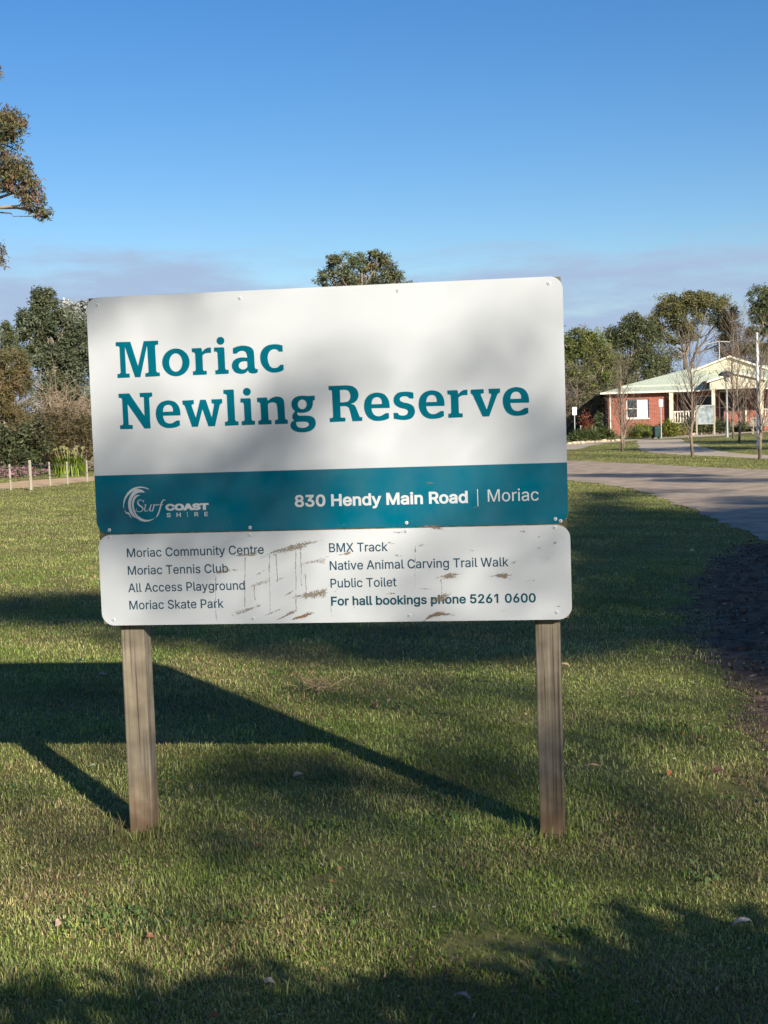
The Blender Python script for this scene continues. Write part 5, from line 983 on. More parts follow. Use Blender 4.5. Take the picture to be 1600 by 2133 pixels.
# ------------------------------------------------------------------ wire fence along the sandy path
m_fpost = mat('fence_post_timber', (0.36, 0.32, 0.245), 0.9, 0.1, col2=(0.30, 0.27, 0.21), scale=6, stretch=(1, 1, 0.2))
m_wire = mat('fence_wire', (0.22, 0.21, 0.19), 0.5, 0.4, 0.6)
FPS = [(-140, 1033, .72, .030), (-70, 1028, .72, .030), (23, 1021, .68, .030), (65, 1021, .78, .046), (105, 1012, .66, .030), (141, 1009, .64, .030), (182, 1004, .62, .028), (222, 1000, .62, .036), (262, 997, .62, .036)]
fence = empty('wire_fence', G(65, 1021), 0, 'low wire fence on pale timber posts along the sandy path', 'fence')
fo = G(65, 1021); tops = []
for u, v, h_, r_ in FPS:
    p = G(u, v) - fo; b = MB(); b.tube([p + np.array([0, 0, -.2]), p + np.array([rnd.uniform(-.02, .02), 0, h_])], [r_, r_ * .9], 8)
    b.build('post', m_fpost, fence); tops.append(p + np.array([0, 0, h_]))
for k in (0.88, 0.45):
    b = MB()
    for a, c in zip(tops[:-1], tops[1:]):
        m_ = (a + c) / 2; f3 = lambda p: np.array([p[0], p[1] - 0.06, p[2] * k])
        b.tube([f3(a), f3(m_) - np.array([0, 0, .015]), f3(c)], 0.006, 4, cap=False)
    b.build('wire', m_wire, fence)

# pink ground cover and strap-leaved clump
def flower_bed():
    b0 = G(28, 994); g = np.random.default_rng(5); n = 5200
    x = g.uniform(-1.9, 0.75, n); y = g.uniform(-0.5, 2.6, n); z = 0.30 * np.exp(-((x + .5) / 1.5)**2) * np.exp(-((y - 1.1) / 1.1)**2) * g.uniform(0.3, 1, n)
    P = np.c_[x, y, z + .02]; V, F = leaf_quads(P, 0.10, 0.05, -0.4, g)
    c = np.where((g.random(n) < 0.42)[:, None], np.array([0.42, 0.19, 0.25]), np.array([0.09, 0.13, 0.04])) * g.uniform(.6, 1.3, (n, 1))
    o = np_mesh('flower_bed', V, F, m_leaf, tint=np.repeat(c, 4, axis=0)); o.location = b0
    tag(o, 'low mound of pink flowering ground cover behind the wire fence', 'flowers', kind='stuff')
flower_bed()
def strap_clump(u, v, w_, h_, label, seed, n=520, heads=18):
    b0 = G(u, v); g = np.random.default_rng(seed); root = empty('strap_plant', b0, 0, label, 'plant')
    V, F, T = [], [], []
    for i in range(n):
        a = g.uniform(0, 6.28); cx, cy = g.normal() * w_ * .2, g.normal() * w_ * .15; ln = h_ * g.uniform(.6, 1.05); wd = 0.035; o = len(V)
        dx, dy = math.cos(a), math.sin(a); c = np.array([0.22, 0.30, 0.035]) * g.uniform(.6, 1.35)
        for k in range(5):
            t = k / 4; r_ = ln * .75 * t * (0.30 + .6 * t); z = ln * (1.75 * t - .95 * t * t); ww = wd * (1 - t**2) + .004
            V += [(cx + dx * r_ - dy * ww / 2, cy + dy * r_ + dx * ww / 2, z), (cx + dx * r_ + dy * ww / 2, cy + dy * r_ - dx * ww / 2, z)]; T += [c, c]
        F += [(o + 2 * k, o + 2 * k + 1, o + 2 * k + 3, o + 2 * k + 2) for k in range(4)]
    np_mesh('leaves', V, F, m_leaf, root, tint=T)
    hb = MB()
    for i in range(heads):
        a = g.uniform(0, 6.28); r_ = w_ * .55 * math.sqrt(g.random()); x, y = r_ * math.cos(a), r_ * math.sin(a); z = h_ * g.uniform(.95, 1.22)
        hb.tube([(x * .4, y * .4, 0), (x * .9, y * .9, z * .6), (x * 1.15, y * 1.15, z)], [.009, .008, .006], 4, cap=False)
        for j in range(22):
            d = g.normal(size=3); d /= np.linalg.norm(d); p = np.array([x * 1.15, y * 1.15, z]); hb.tube([p, p + d * .055], [.003, .008], 3)
    hb.build('seed_heads', mat('seed_head_straw', (0.30, 0.29, 0.12), 0.9, 0.1, var=.3, scale=9), root)
strap_clump(148, 992, 0.85, 0.80, 'bright green strap-leaved clump with dry seed heads by the wire fence', 61)

# ------------------------------------------------------------------ the community hall
def brick_mat():
    m = bpy.data.materials.new('red_brick'); m.use_nodes = True
    n, l = m.node_tree.nodes, m.node_tree.links; b = n['Principled BSDF']; b.inputs['Roughness'].default_value = .9; b.inputs['Specular IOR Level'].default_value = .1
    t = n.new('ShaderNodeTexCoord'); mp_ = n.new('ShaderNodeMapping'); mp_.inputs['Rotation'].default_value = (R(90), 0, 0); l.new(t.outputs['Object'], mp_.inputs['Vector'])
    k = n.new('ShaderNodeTexBrick'); l.new(mp_.outputs['Vector'], k.inputs['Vector'])
    k.inputs['Color1'].default_value = (0.34, 0.095, 0.06, 1); k.inputs['Color2'].default_value = (0.24, 0.065, 0.045, 1); k.inputs['Mortar'].default_value = (0.36, 0.25, 0.19, 1)
    k.inputs['Scale'].default_value = 1; k.inputs['Mortar Size'].default_value = .008; k.inputs['Brick Width'].default_value = .24; k.inputs['Row Height'].default_value = .086
    l.new(k.outputs['Color'], b.inputs['Base Color']); return m
def roof_mat():
    m = mat('pale_green_roof', (0.50, 0.54, 0.40), 0.55, 0.3, var=.05, scale=2)
    n, l = m.node_tree.nodes, m.node_tree.links; b = n['Principled BSDF']
    t = n.new('ShaderNodeTexCoord'); wv = n.new('ShaderNodeTexWave'); wv.inputs['Scale'].default_value = 3.3; wv.bands_direction = 'X'
    l.new(t.outputs['Object'], wv.inputs['Vector']); bp = n.new('ShaderNodeBump'); bp.inputs['Strength'].default_value = .5; bp.inputs['Distance'].default_value = .02
    l.new(wv.outputs['Fac'], bp.inputs['Height']); l.new(bp.outputs['Normal'], b.inputs['Normal']); return m
m_brick, m_roof = brick_mat(), roof_mat()
m_cream = mat('cream_paint', (0.60, 0.55, 0.40), 0.6, 0.3, var=.05, scale=3)
m_creamw = mat('off_white_paint', (0.70, 0.66, 0.54), 0.6, 0.3, var=.05, scale=5)
m_wframe = mat('window_frame_paint', (0.72, 0.72, 0.68), 0.5, 0.3)
m_glass = mat('window_glass', (0.03, 0.04, 0.05), 0.06, 0.6)
m_blind = mat('white_blind', (0.72, 0.75, 0.80), 0.7, 0.2)
m_door = mat('dark_door', (0.06, 0.035, 0.03), 0.6, 0.3, var=.2, scale=3)
m_deck = mat('deck_boards', (0.25, 0.20, 0.15), 0.8, 0.2, var=.2, scale=3)
hb0 = at(1268, 905, 92); hb0[2] = 0
hall = empty('brick_hall', hb0, R(-7), 'red brick community hall with pale green roof and cream portico', 'building')
HX = 16.4
def house(fn, name, m, parent=hall, **k):
    b = MB(); fn(b); return b.build(name, m, parent, **k)
wx0, wx1, wz0, wz1 = 1.16, 2.60, 1.06, 2.30
house(lambda b: (b.box(0, wx0, 0, .25, 0, 2.72), b.box(wx1, 3.85, 0, .25, 0, 2.72), b.box(wx0, wx1, 0, .25, 0, wz0), b.box(wx0, wx1, 0, .25, wz1, 2.72)), 'wall', m_brick)
house(lambda b: (b.box(0, .25, .252, 9, 0, 2.72), b.box(3.6, 3.85, .252, 2.2, 0, 2.72), b.box(3.852, HX, 2.0, 2.25, 0, 2.72), b.box(HX - .25, HX, 2.252, 9, 0, 2.72)), 'wall', m_brick)
# window: white sliding sashes, blind behind the right one
win = house(lambda b: (b.box(wx0, wx1, .10, .16, wz0, wz0 + .06), b.box(wx0, wx1, .10, .16, wz1 - .06, wz1), b.box(wx0, wx0 + .06, .10, .16, wz0 + .062, wz1 - .062), b.box(wx1 - .06, wx1, .10, .16, wz0 + .062, wz1 - .062), b.box(1.84, 1.92, .085, .16, wz0 + .062, wz1 - .062), b.box(wx0 + .062, 1.838, .11, .15, 1.66, 1.70)), 'window', m_wframe)
house(lambda b: b.box(wx0 + .062, 1.838, .125, .13, wz0 + .062, wz1 - .062), 'pane', m_glass, win)
house(lambda b: b.box(1.922, wx1 - .062, .125, .13, wz0 + .062, wz1 - .062), 'blind', m_blind, win)
house(lambda b: b.box(wx0 - .04, wx1 + .04, -.06, .098, wz0 - .07, wz0 - .002), 'sill', m_creamw, win)
# roof: flatter skirt, hipped main roof, Dutch gable, portico
def main_roof(b):
    e = .45
    o = [(-e, -e, 2.76), (HX + e, -e, 2.76), (HX + e, 9.4, 2.76), (-e, 9.4, 2.76)]
    k = [(.9, .9, 3.10), (HX - .9, .9, 3.10), (HX - .9, 8.0, 3.10), (.9, 8.0, 3.10)]
    t_ = [(5.9, 4.4, 4.32), (HX - 5.9, 4.4, 4.32)]
    b.add(o + k, [(0, 1, 5, 4), (1, 2, 6, 5), (2, 3, 7, 6), (3, 0, 4, 7)])
    k2 = [(x, y, 3.17) for x, y, z in k]
    b.add(k2 + t_, [(0, 1, 5, 4), (1, 2, 5), (2, 3, 4, 5), (3, 0, 4)])
    b.add(k + k2, [(0, 1, 5, 4), (1, 2, 6, 5), (2, 3, 7, 6), (3, 0, 4, 7)])
    b.add([(x, y, z - .03) for x, y, z in o], [(3, 2, 1, 0)])
rf = house(main_roof, 'roof', m_roof)
house(lambda b: (b.box(-.50, 6.55, -.50, -.452, 2.66, 2.775), b.box(9.55, HX + .5, -.50, -.452, 2.66, 2.775), b.box(-.50, -.452, -.45, 9.4, 2.66, 2.775)), 'gutter', m_creamw, rf)
gx, gw, gz0, gz1 = 8.1, 2.25, 4.06, 4.90
def gable(b):
    b.prism([(gx - gw, gz0), (gx + gw, gz0), (gx, gz1)], 3.55, 3.65, 'y')
house(gable, 'gable', m_cream)
def gable_roof(b):
    for s_ in (-1, 1):
        b.add([(gx, 3.35, gz1 + .09), (gx + s_ * (gw + .25), 3.35, gz0 + .02), (gx + s_ * (gw + .25), 6.5, gz0 + .02), (gx, 6.5, gz1 + .09)], [(0, 1, 2, 3)])
        b.add([(gx, 3.35, gz1 + .03), (gx + s_ * (gw + .25), 3.35, gz0 - .05), (gx + s_ * (gw + .25), 6.5, gz0 - .05), (gx, 6.5, gz1 + .03)], [(0, 1, 2, 3)])
house(gable_roof, 'gable_roof', m_roof)
house(lambda b: [b.prism([(gx, gz1 + .10), (gx, gz1 - .02), (gx + s_ * (gw + .25), gz0 - .10), (gx + s_ * (gw + .25), gz0 + .03)], 3.30, 3.348, 'y') for s_ in (-1, 1)], 'barge_board', m_creamw)
px0, px1, pxc = 6.32, 9.72, 7.95
def portico(b):
    b.prism([(px0, 2.74), (px1, 2.74), (px1, 3.22), (pxc, 3.66), (px0, 3.22)], -1.30, -1.20, 'y')
house(portico, 'portico_face', m_cream)
def portico_roof(b):
    for s_, xe in ((-1, px0 - .22), (1, px1 + .22)):
        for dz in (0, -.06): b.add([(pxc, -1.45, 3.78 + dz), (xe, -1.45, 3.28 + dz), (xe, 1.9, 3.28 + dz), (pxc, 1.9, 3.78 + dz)], [(0, 1, 2, 3)])
house(portico_roof, 'portico_roof', m_roof)
house(lambda b: [b.prism([(pxc, 3.80), (pxc, 3.66), (xe, 3.16), (xe, 3.30)], -1.50, -1.452, 'y') for xe in (px0 - .22, px1 + .22)], 'barge_board', m_creamw)
for x, y, wd in ((3.98, -.30, .26), (6.52, -1.25, .22), (9.50, -1.25, .22), (12.2, -.30, .18), (14.6, -.30, .18), (16.2, -.30, .18)):
    house(lambda b: (b.box(x - wd / 2, x + wd / 2, y - wd / 2, y + wd / 2, .56, 2.735), b.box(x - wd / 2 - .03, x + wd / 2 + .03, y - wd / 2 - .03, y + wd / 2 + .03, .56, .70)), 'verandah_post', m_cream, bevel=.01)
house(lambda b: (b.box(3.852, HX, -.40, 1.998, .35, .555), b.box(6.3, 9.75, -1.5, -.402, .35, .555)), 'verandah_floor', m_deck)
house(lambda b: b.box(3.852, 6.28, -.34, -.26, .0, .348), 'plinth', m_brick)
house(lambda b: b.box(9.77, HX, -.34, -.26, 0, .348), 'plinth', m_brick)
house(lambda b: (b.tube([(.12, -.06, .1), (.12, -.06, 2.5), (.12, -.44, 2.68)], .045, 8)), 'downpipe', m_creamw)
house(lambda b: b.box(7.15, 8.25, -1.46, -1.30, .557, 1.30), 'low_wall', m_brick)
def railing(b, x0, x1, y):
    b.box(x0, x1, y - .04, y + .04, 1.36, 1.44); b.box(x0, x1, y - .03, y + .03, .66, .73)
    k = int((x1 - x0) / .17)
    for i in range(k):
        x = x0 + (i + .5) * (x1 - x0) / k; b.box(x - .035, x + .035, y - .02, y + .02, .732, 1.358)
house(lambda b: railing(b, 4.12, 6.40, -.30), 'railing', m_creamw)
house(lambda b: railing(b, 9.62, 12.1, -.30), 'railing', m_creamw)
house(lambda b: railing(b, 12.3, 14.5, -.30), 'railing', m_creamw)
for x0, x1 in ((4.6, 5.5), (7.3, 8.9), (10.4, 11.4)):
    dr = house(lambda b: b.box(x0, x1, 1.94, 1.998, .56, 2.60), 'door', m_door)
    house(lambda b: (b.box(x0 - .08, x0 - .002, 1.92, 1.998, .56, 2.68), b.box(x1 + .002, x1 + .08, 1.92, 1.998, .56, 2.68), b.box(x0 - .08, x1 + .08, 1.92, 1.998, 2.602, 2.68)), 'door_frame', m_creamw, dr)
    house(lambda b: b.tube([(x1 - .1, 1.90, 1.5), (x1 - .1, 1.90, 1.7)], .02, 6), 'handle', m_screw, dr)
for x0, x1 in ((5.75, 6.9), (12.0, 13.4)):
    f_ = house(lambda b: (b.box(x0, x1, 1.94, 1.998, 1.2, 1.27), b.box(x0, x1, 1.94, 1.998, 2.33, 2.40), b.box(x0, x0 + .07, 1.94, 1.998, 1.272, 2.328), b.box(x1 - .07, x1, 1.94, 1.998, 1.272, 2.328)), 'window', m_wframe)
    house(lambda b: b.box(x0 + .072, x1 - .072, 1.96, 1.97, 1.272, 2.328), 'pane', m_glass, f_)
# roof aerial, a thing fixed to the hall's roof
house(lambda b: (b.tube([(7.6, 4.6, 4.2), (7.6, 4.6, 6.0)], .03, 6), b.tube([(6.55, 4.6, 5.78), (7.1, 4.6, 5.92), (7.6, 4.6, 6.0), (8.3, 4.6, 5.95)], .028, 6), *[b.tube([(x, 4.25, 5.9), (x, 4.95, 5.9)], .012, 4) for x in (6.8, 7.1, 7.4, 7.9, 8.15)]), 'aerial', mat('aerial_metal', (0.62, 0.62, 0.60), .4, .4, .3))

# ------------------------------------------------------------------ things between the road and the hall
m_pole = mat('galvanised_pole', (0.42, 0.42, 0.40), .5, .4, .5)
m_signw = mat('sign_sheet_white', (0.80, 0.80, 0.78), .4, .4)
m_blue = mat('sign_symbol_blue', (0.03, 0.08, 0.28), .5, .3)
def parking_sign(u, v, top, wpx, label):
    p = G(u, v); d = p[1]; k = d / FOC; h_ = (v - top) * k; wd = wpx * k; hh = wd * 1.75
    root = empty('parking_sign', p, R(6), label, 'sign', None)
    b = MB(); b.tube([(0, .03, -.2), (0, .03, h_)], .03, 8); b.build('pole', m_pole, root)
    b = MB(); b.prism(rrect(-wd / 2, wd / 2, h_ - hh, h_ + .02, .04), -.004, 0, 'y'); pl = b.build('plate', m_signw, root)
    s_ = wd * .5; z0 = h_ - hh * .62
    # wheelchair symbol: head, body, wheel
    con = [ell(-s_ * .08, z0 + s_ * .62, s_ * .12, s_ * .12, 12), ribbon([(-s_ * .08, z0 + s_ * .45), (-s_ * .04, z0 + s_ * .05), (s_ * .28, z0 + s_ * .03), (s_ * .42, z0 - s_ * .32)], [s_ * .16] * 4)]
    ring = [(s_ * .34 * math.cos(t) - s_ * .02, z0 - s_ * .10 + s_ * .34 * math.sin(t)) for t in np.linspace(R(130), R(350), 14)]
    con.append(ribbon(ring, [s_ * .10] * 3))
    V, F = [], []
    for q, c in enumerate(con):
        a, f_ = fill2d([c], 'nonzero'); o = len(V); V += [(x, -.0062 - .0003 * q, z) for x, z in a]; F += [tuple(i + o for i in g_) for g_ in f_]
    np_mesh('wheelchair_symbol', V, F, m_blue, pl)
parking_sign(1198, 912, 849, 9, 'small white accessible parking sign on a pole beside the big sign')
parking_sign(1378, 913, 833, 8, 'small white accessible parking sign on a pole at the hall corner by the bin')

def lamp_post(u, v, top):
    p = G(u, v); k = p[1] / FOC; h_ = (v - top) * k
    root = empty('street_lamp', p, 0, 'pale post-top lamp with a dark dome in front of the portico', 'lamp')
    b = MB(); b.tube([(0, 0, -.2), (0, 0, .5), (0, 0, h_ - .5)], [.075, .06, .05], 10); b.build('pole', m_pole, root)
    b = MB(); b.tube([(0, 0, h_ - .5), (0, 0, h_ - .42), (0, 0, h_ - .2)], [.07, .12, .16], 12); b.build('lamp_neck', m_pole, root)
    b = MB(); rr = [(.20, 0), (.42, .03), (.40, .12), (.26, .22), (.05, .27)]
    b.tube([(0, 0, h_ - .2 + z) for r_, z in rr], [r_ for r_, z in rr], 16); b.build('lamp_cap', mat('lamp_cap_dark', (.05, .055, .06), .5, .4), root, smooth=True)
lamp_post(1515, 911, 776)

def flagpole(u, v, top):
    p = G(u, v); k = p[1] / FOC; h_ = (v - top) * k
    root = empty('flagpole', p, 0, 'slim white flagpole near the right edge in front of the hall', 'pole')
    b = MB(); b.tube([(0, 0, -.2), (0, 0, h_ * .5), (0, 0, h_)], [.062, .052, .042], 10); b.build('pole', m_signw, root)
    b = MB(); b.tube([(0, 0, h_), (0, 0, h_ + .05), (0, 0, h_ + .09)], [.045, .06, .02], 10); b.build('finial', m_signw, root)
    b = MB(); b.tube([(.07, 0, 1.0), (.06, 0, h_ - .05)], .006, 4); b.build('rope', m_creamw, root)
flagpole(1580, 935, 699)

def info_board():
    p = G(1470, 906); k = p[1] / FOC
    root = empty('information_board', p, R(-8), 'information board with a grey reflection painted in, on two posts in front of the verandah', 'sign')
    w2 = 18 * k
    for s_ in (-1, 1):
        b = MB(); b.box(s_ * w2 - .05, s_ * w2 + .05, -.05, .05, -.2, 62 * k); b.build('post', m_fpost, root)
    b = MB(); b.box(-w2 + .06, w2 - .06, -.045, -.015, 24 * k, 60 * k); b.build('board', mat('painted_reflection', (.36, .40, .40), .5, .3, col2=(.14, .17, .17), scale=4.5), root)  # dark and pale mottling is a reflection painted into the board colour
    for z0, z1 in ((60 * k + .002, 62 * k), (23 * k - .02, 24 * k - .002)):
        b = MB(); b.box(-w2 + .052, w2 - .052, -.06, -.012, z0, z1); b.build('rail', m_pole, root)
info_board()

def wheelie_bin():
    p = G(1368, 914); root = empty('wheelie_bin', p, R(10), 'dark green wheelie bin standing against the hall wall', 'bin')
    k = p[1] / FOC; s_ = 15 * k / .58; m = mat('bin_plastic', (.012, .045, .035), .5, .4)
    b = MB(); b.add([(-.22 * s_, -.25 * s_, .08), (.22 * s_, -.25 * s_, .08), (.22 * s_, .22 * s_, .08), (-.22 * s_, .22 * s_, .08), (-.28 * s_, -.34 * s_, .92 * s_), (.28 * s_, -.34 * s_, .92 * s_), (.28 * s_, .30 * s_, .92 * s_), (-.28 * s_, .30 * s_, .92 * s_)], [(0, 3, 2, 1), (4, 5, 6, 7), (0, 1, 5, 4), (1, 2, 6, 5), (2, 3, 7, 6), (3, 0, 4, 7)])
    b.build('body', m, root, bevel=.02)
    b = MB(); b.add([(-.31 * s_, -.38 * s_, .925 * s_), (.31 * s_, -.38 * s_, .925 * s_), (.31 * s_, .34 * s_, .95 * s_), (-.31 * s_, .34 * s_, .95 * s_), (-.28 * s_, -.34 * s_, .97 * s_), (.28 * s_, -.34 * s_, .97 * s_), (.28 * s_, .32 * s_, 1.02 * s_), (-.28 * s_, .32 * s_, 1.02 * s_)], [(0, 3, 2, 1), (4, 5, 6, 7), (0, 1, 5, 4), (1, 2, 6, 5), (2, 3, 7, 6), (3, 0, 4, 7)])
    lid = b.build('lid', m, root, bevel=.01); b = MB(); b.tube([(-.2 * s_, .38 * s_, .96 * s_), (.2 * s_, .38 * s_, .96 * s_)], .02, 6); b.build('handle', m, lid)
    for x in (-.25, .25):
        b = MB(); b.tube([(x * s_ - .03, .22 * s_, .11), (x * s_ + .03, .22 * s_, .11)], .11, 14); b.build('wheel', mat('rubber', (.02, .02, .02), .8, .2), root)
wheelie_bin()

def sapling():
    p = G(1222, 916); k = p[1] / FOC; root = empty('staked_sapling', p, 0, 'small red-leaved sapling between two timber stakes', 'tree')
    b = MB(); b.tube([(0, 0, -.1), (.02, 0, 20 * k), (0, .02, 36 * k)], [.03, .022, .01], 6); b.build('trunk', m_twig, root)
    g = np.random.default_rng(8); P = g.normal(size=(420, 3)) * np.array([.17, .17, .36]) + np.array([0, 0, 30 * k])
    V, F = leaf_quads(P, .13, .07, .3, g); np_mesh('crown', V, F, m_leaf, root, tint=np.repeat(np.array([.26, .075, .04]) * g.uniform(.5, 1.4, (420, 1)), 4, axis=0))
    for x in (-12, 12):
        b = MB(); b.box(x * k - .03, x * k + .03, -.03, .03, -.2, 30 * k); b.build('stake', m_fpost, root)
    b = MB(); b.box(-12 * k, 12 * k, -.05, -.031, 13 * k, 15 * k); b.build('tie', m_fpost, root)
sapling()

def low_shrub(u, v, wpx, hpx, cols, label, seed, leaf=(.20, .045), n=1500, name='shrub', droop=-.5):
    p = G(u, v); k = p[1] / FOC; g = np.random.default_rng(seed); root = empty(name, p, 0, label, 'shrub')
    rx, rz = wpx * k / 2, hpx * k
    P = []
    for j in range(max(3, int(wpx / 9))):
        cx = g.uniform(-.8, .8) * rx; q = g.normal(size=(n // 4, 3)) * np.array([rx * .28, rx * .3, rz * .24]) + np.array([cx, g.normal() * .3, rz * g.uniform(.35, .6)]); P.append(q)
    P = np.concatenate(P); P = P[P[:, 2] > .02]
    V, F = leaf_quads(P, leaf[0], leaf[1], droop, g); c = np.array(cols)[g.integers(0, len(cols), len(P))] * g.uniform(.6, 1.35, (len(P), 1))
    np_mesh('foliage', V, F, m_leaf, root, tint=np.repeat(c, 4, axis=0))
    b = MB()
    for j in range(7):
        a = g.uniform(0, 6.28); b.tube([(0, 0, -.05), (math.cos(a) * rx * .5, math.sin(a) * .3, rz * .6)], [.02, .008], 4)
    b.build('stems', m_twig, root)
DG = [(.05, .075, .02), (.075, .10, .028), (.10, .12, .035)]
low_shrub(1212, 921, 58, 24, DG, 'clipped green shrub at the foot of the staked sapling', 71)
low_shrub(1256, 915, 40, 24, LIME + DG, 'rounded green shrub between the sapling and the brick wall corner', 72)
low_shrub(1333, 914, 56, 24, LIME, 'grassy green shrub under the hall window', 73, (.34, .03))
low_shrub(1405, 910, 54, 30, [(.16, .17, .02), (.12, .14, .02), (.20, .19, .03)], 'bright yellow-green shrub left of the verandah', 74, (.24, .04))
low_shrub(1452, 905, 46, 32, DARK + DG, 'dark shrub in front of the verandah railing', 75)
low_shrub(1500, 904, 44, 28, DG + DARK, 'dark green shrub beside the lamp, right of the information board', 76)
low_shrub(1275, 905, 34, 40, DARK, 'dark shrub at the left corner of the brick wall', 77)
low_shrub(1540, 900, 40, 22, DARK + DG, 'dark shrub in front of the right side of the portico', 78)

# timber seat on the verandah lawn at the right edge
def bench():
    p = G(1596, 903); root = empty('park_bench', p, R(-8), 'timber slatted bench at the right edge in front of the verandah', 'bench')
    for x in (-.75, .75):
        b = MB(); b.box(x - .04, x + .04, -.25, -.17, 0, .44); b.box(x - .04, x + .04, .17, .25, 0, .95); b.box(x - .04, x + .04, -.168, .168, .36, .43); b.build('leg', m_fpost, root)
    b = MB(); [b.box(-.9, .9, y, y + .10, .442, .48) for y in (-.27, -.155, -.04, .065)]; b.build('seat', m_fpost, root)
    b = MB(); [b.box(-.9, .9, .13, .168, z, z + .11) for z in (.56, .70, .84)]; b.build('backrest', m_fpost, root)
bench()

# edging stones along the entrance path
stone_m = mat('sandstone_edging', (.50, .40, .27), .9, .1, var=.3, scale=5, bump=.4)
STN = [(1186 + 8.2 * i, 925.5 - .55 * i) for i in range(14)] + [(1440 + 9.5 * i, 907.5 - .95 * i) for i in range(8)]
def rock_mesh():
    import bmesh
    bm = bmesh.new(); bmesh.ops.create_icosphere(bm, subdivisions=2, radius=1)
    r_ = random.Random(2)
    for v in bm.verts: v.co *= r_.uniform(.8, 1.15); v.co.z *= .62
    me = bpy.data.meshes.new('edging_stone'); bm.to_mesh(me); bm.free(); me.materials.append(stone_m); return me
rk = rock_mesh()
for i, (u, v) in enumerate(STN):
    o = bpy.data.objects.new('edging_stone', rk); C.objects.link(o); p = G(u + rnd.uniform(-2, 2), v); s_ = rnd.uniform(.09, .17)
    o.location = (p[0], p[1], s_ * .3); o.scale = (s_ * 1.25, s_, s_); o.rotation_euler = (0, 0, rnd.uniform(0, 6))
    tag(o, 'sandy edging stone lying along the near side of the shrubs by the entrance path', 'stone', 'edging stones along the entrance path')

# ------------------------------------------------------------------ fallen gum leaves and litter on the lawn
def leaf_thing(u, v, ln_px, col, label, rot, seed, wd=.30, lift=.03, tilt=None, name='fallen_leaf'):
    p = G(u, v, lift); L0 = ln_px * p[1] / FOC; g = random.Random(seed); n = 8; V, F = [], []
    for i in range(n + 1):
        t = i / n; ww = L0 * wd * (math.sin(math.pi * t) ** .8) * .5 + .0006; x = (t - .5) * L0; y = L0 * .12 * math.sin(math.pi * t); z = L0 * .18 * math.sin(2.2 * t + g.random())
        V += [(x, y - ww, z + ww * .35), (x, y, z), (x, y + ww, z + ww * .35)]
    for i in range(n): a = 3 * i; F += [(a, a + 3, a + 4, a + 1), (a + 1, a + 4, a + 5, a + 2)]
    m = mat('dead_leaf', col, .7, .25, var=.25, scale=60)
    o = np_mesh(name, V, F, m, smooth=True); o.location = p
    o.rotation_euler = (tilt if tilt is not None else g.uniform(-.5, .5), g.uniform(-.4, .4), rot)
    return tag(o, label, 'leaf')
OR_, RUSTL, TAN, GREYL, YEL = (.62, .26, .02), (.36, .12, .05), (.48, .30, .17), (.42, .38, .34), (.55, .50, .18)
for i, (u, v, ln, col, lab, rot, wd, tl) in enumerate([
    (1420, 1527, 17, OR_, 'bright orange leaf standing in the grass right of the right post', 1.5, .45, 1.2),
    (1394, 1611, 22, RUSTL, 'rust-red curled leaf in sunlit grass right of the right post', .9, .4, 1.0),
    (1238, 1600, 34, TAN, 'long pale tan leaf just right of the right post', .05, .22, .3),
    (1178, 1387, 20, TAN, 'pinkish leaf with a thin stalk beside the upper right post', -.2, .35, .4),
    (1483, 1480, 16, (.012, .012, .012), 'small black curled leaf in the grass near the bare soil', 1.4, .5, 1.1),
    (1442, 1149, 12, YEL, 'yellow leaf lying in the shaded grass near the bare soil', 0, .7, .5),
    (1590, 1322, 18, GREYL, 'grey forked leaf lying on the shaded bare soil', .2, .3, .2),
    (1546, 1925, 44, (.34, .31, .28), 'pale grey folded leaf in the deep shade at bottom right', .1, .26, .5),
    (965, 2078, 34, (.25, .23, .20), 'dull grey leaf in the shaded grass at the bottom', -.25, .3, .3),
    (313, 1952, 17, (.26, .11, .06), 'crumpled red-brown leaf in the sunlit grass below the left post', .3, .7, .6),
    (120, 1924, 20, (.36, .25, .18), 'pale pinkish leaf standing in the grass at lower left', 1.2, .7, 1.0),
    (446, 2118, 28, (.20, .075, .04), 'dark red-brown leaf at the very bottom edge', .8, .5, .8),
    (560, 2050, 42, (.40, .33, .24), 'curled tan leaf at the edge of the shade near the bottom', .8, .3, .7),
    (165, 1381, 24, YEL, 'yellow-white leaf at the top edge of the sign shadow, left of the left post', .0, .3, .3),
    (104, 1495, 34, (.26, .19, .13), 'long brown leaf lying in the sign shadow at left', .1, .2, .2),
    (193, 1596, 12, (.45, .47, .45), 'small silvery leaf in sunlit grass left of the left post', .0, .5, .3),
    (782, 1470, 22, (.30, .15, .09), 'brown upright leaf between the posts in half shade', 1.5, .4, 1.3),
    (620, 1616, 22, (.32, .27, .22), 'pale curled leaf on a scrap of litter between the posts', .4, .5, .6),
    (212, 1408, 24, (.36, .26, .20), 'pinkish leaf in the top of the sign shadow beside the left post', -.3, .3, .4),
    (1495, 1610, 30, (.09, .05, .035), 'dark crumpled leaf in grass near the right edge', .1, .5, .5)]):
    leaf_thing(u, v, ln, col, lab, rot, i + 3, wd, tilt=tl, lift=.022)
